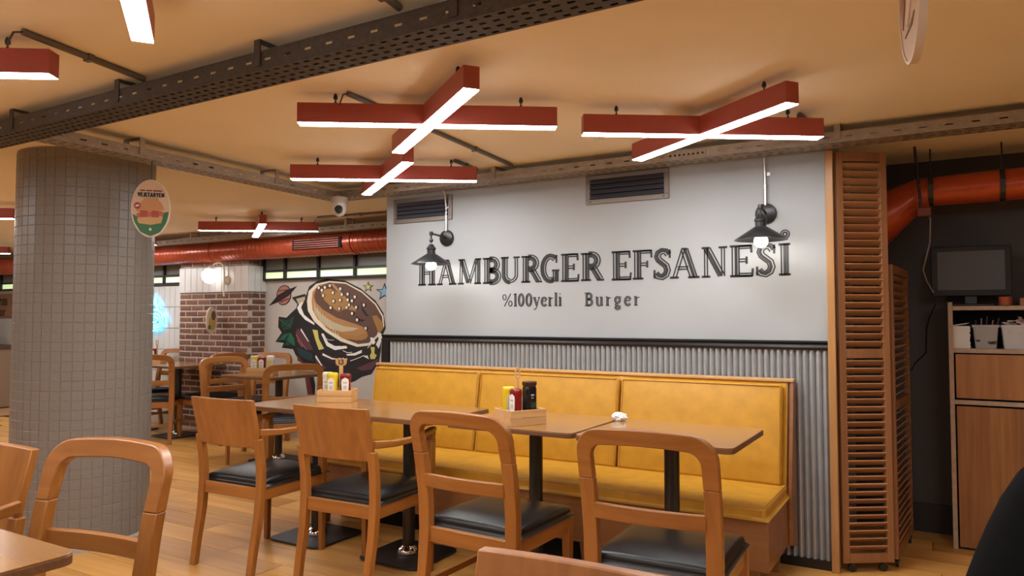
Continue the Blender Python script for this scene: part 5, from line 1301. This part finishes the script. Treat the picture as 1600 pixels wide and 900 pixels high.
# ================================================================== FAR LEFT, BEHIND THE COLUMN
t = thing('wall_board', 'brown wooden board with black lettering on the far left wall', 'sign', (-11.6, BACK_Y-.03, 1.40))
MB().box(-.9,.55,0,.025,-.17,.17).build('board', flat((.26,.13,.075)), t, bevel=.003)
line('erini', -.26, .05, .0, .15, -.004, 0, .14, t, name='letter'); line('dor', -.26, .0, -.15, .13, -.004, 0, .14, t, name='letter')
t = thing('service_counter', 'brown service counter at the far left edge', 'counter', (-11.7, 4.95, 0))
MB().box(-.8,.6,0,.4,0,.80).build('body', flat((.30,.20,.13)), t, bevel=.004); MB().box(-.82,.62,-.03,.42,.80,.84).build('countertop', flat((.10,.05,.03)), t, bevel=.004)
MB().box(-.3,.15,-.012,-.001,.30,.62).build('front_panel', flat((.55,.45,.36)), t)
line('R', -.06, .05, .34, .11, -.016, -.011, .2, t, name='letter')
tag(MB().lathe([(.0,0),(.10,0),(.13,.05),(.12,.14),(.07,.20),(.01,.22)], 20).build('white_canister', flat((.70,.68,.66),.3), smooth=50, loc=(-11.62,5.1,.8405)), 'rounded white canister on the far left counter', 'canister')
tag(MB().box(-.06,.06,-.05,.05,0,.12).build('yellow_carton', flat((.6,.45,.18)), bevel=.004, loc=(-11.35,5.05,.8405)), 'yellow carton on the far left counter', 'carton')

# ================================================================== PERSON IN BLACK, RIGHT EDGE
FW = Vector((-math.sin(YAW), math.cos(YAW), 0)); RT = Vector((math.cos(YAW), math.sin(YAW), 0))
def body_mesh():
    # local axes: x to the person's right, y forward, z up; seat at z = .45
    J = [('pelvis',(0,0,.53),.135,.11),('waist',(0,0.0,.68),.125,.095),('chest',(0,.02,.86),.145,.105),('upper',(0,.01,1.00),.13,.095),('neckb',(0,.015,1.09),.062,.062),('neck',(0,.03,1.15),.052,.052),
         ('jaw',(0,.06,1.21),.06,.07),('head',(0,.05,1.28),.074,.092),('crown',(0,.04,1.345),.06,.075),
         ('shl',(-.185,.0,1.075),.068,.068),('ell',(-.285,.03,.80),.048,.048),('wrl',(-.17,.24,.745),.032,.028),('hal',(-.12,.31,.75),.036,.018),
         ('shr',(.175,.0,1.045),.062,.062),('elr',(.27,.05,.80),.048,.048),('wrr',(.12,.26,.745),.032,.028),('har',(.06,.32,.75),.036,.018),
         ('hil',(-.09,.03,.52),.09,.085),('knl',(-.11,.43,.50),.062,.06),('anl',(-.11,.42,.10),.042,.042),('tol',(-.12,.56,.035),.038,.030),
         ('hir',(.09,.03,.52),.09,.085),('knr',(.11,.43,.50),.062,.06),('anr',(.11,.42,.10),.042,.042),('tor',(.12,.56,.035),.038,.030)]
    E = [('pelvis','waist'),('waist','chest'),('chest','upper'),('upper','neckb'),('neckb','neck'),('neck','jaw'),('jaw','head'),('head','crown'),
         ('upper','shl'),('shl','ell'),('ell','wrl'),('wrl','hal'),('upper','shr'),('shr','elr'),('elr','wrr'),('wrr','har'),
         ('pelvis','hil'),('hil','knl'),('knl','anl'),('anl','tol'),('pelvis','hir'),('hir','knr'),('knr','anr'),('anr','tor')]
    for s, h in ((-1,'hal'),(1,'har')):      # five fingers per hand
        hx, hy, hz = [j for j in J if j[0] == h][0][1]
        for k in range(4):
            l = (.075,.085,.08,.062)[k]; ox = (k-1.5)*.021
            J += [(h+'f%da' % k,(hx-s*.02+ox,hy+.045,hz-.002),.0105,.010),(h+'f%db' % k,(hx-s*.03+ox*1.1,hy+.045+l*.55,hz-.006),.009,.009),(h+'f%dc' % k,(hx-s*.036+ox*1.1,hy+.045+l*.95,hz-.018),.0075,.0075)]
            E += [(h,h+'f%da' % k),(h+'f%da' % k,h+'f%db' % k),(h+'f%db' % k,h+'f%dc' % k)]
        J += [(h+'ta',(hx-s*.045,hy+.005,hz-.004),.012,.011),(h+'tb',(hx-s*.068,hy+.04,hz-.01),.0095,.009)]
        E += [(h,h+'ta'),(h+'ta',h+'tb')]
    idx = {j[0]: i for i, j in enumerate(J)}
    me = bpy.data.meshes.new('person')
    me.from_pydata([j[1] for j in J], [(idx[a], idx[b_]) for a, b_ in E], [])
    o = bpy.data.objects.new('person', me); col.objects.link(o)
    sk = o.modifiers.new('skin', 'SKIN'); sk.use_smooth_shade = True
    for i, j in enumerate(J):
        me.skin_vertices[0].data[i].radius = (j[2], j[3])
        me.skin_vertices[0].data[i].use_root = (i == 0)
    su = o.modifiers.new('sub', 'SUBSURF'); su.levels = 2; su.render_levels = 2
    dg = bpy.context.evaluated_depsgraph_get()
    baked = bpy.data.meshes.new_from_object(o.evaluated_get(dg))
    o.modifiers.clear(); o.data = baked
    baked.materials.clear(); baked.materials.append(M['blackcloth']); baked.materials.append(M['skin'])
    for p in baked.polygons:
        c = p.center
        p.material_index = 1 if (c.z > 1.125 or (c.y > .26 and .70 < c.z < .80)) else 0
        p.use_smooth = True
    return o
me_root = body_mesh()
pos = FW*.66+RT*.698
me_root.location = (pos.x, pos.y, 0); me_root.rotation_euler.z = YAW
tag(me_root, 'person in a black top, only the shoulder showing at the lower right edge', 'person')
hd = Vector((0,.05,1.29))
hm = MB().lathe([(.002,.108),(.05,.098),(.083,.06),(.094,.01),(.092,-.05),(.08,-.10),(.06,-.11)], 24, (0,.015,1.305), 1.0, 1.12)
hm.build('hair', 'hair', me_root, smooth=70)
for s in (-1, 1):
    MB().lathe([(.002,-.011),(.009,-.006),(.011,0),(.009,.006),(.002,.011)], 12, (s*.03,.142,1.285)).build('eye', flat((.75,.73,.7),.2), me_root, smooth=70)
    MB().lathe([(.004,-.03),(.012,-.015),(.013,.01),(.006,.028)], 10, (s*.083,.045,1.27), .6, 1.2).build('ear', 'skin', me_root, smooth=70)
MB().loft([[(-.006,.135,1.285),(.006,.135,1.285),(.003,.15,1.285)],[(-.016,.125,1.245),(.016,.125,1.245),(.0,.168,1.247)],[(-.008,.125,1.235),(.008,.125,1.235),(0,.150,1.236)]]).build('nose', 'skin', me_root, smooth=60)
MB().lathe([(.002,-.008),(.02,0),(.002,.008)], 16, (0,.128,1.212), 1.1, .5).build('mouth', flat((.40,.14,.11)), me_root, smooth=60)
pc2 = copy_tree(pc); pc2.location = (pos.x, pos.y, 0)
q = pos-FW*.17; pc2.location = (q.x, q.y, 0); pc2.rotation_euler.z = YAW
pc2['label'] = 'panel-back wooden armchair under the person in black, out of view'; pc2['group'] = GP
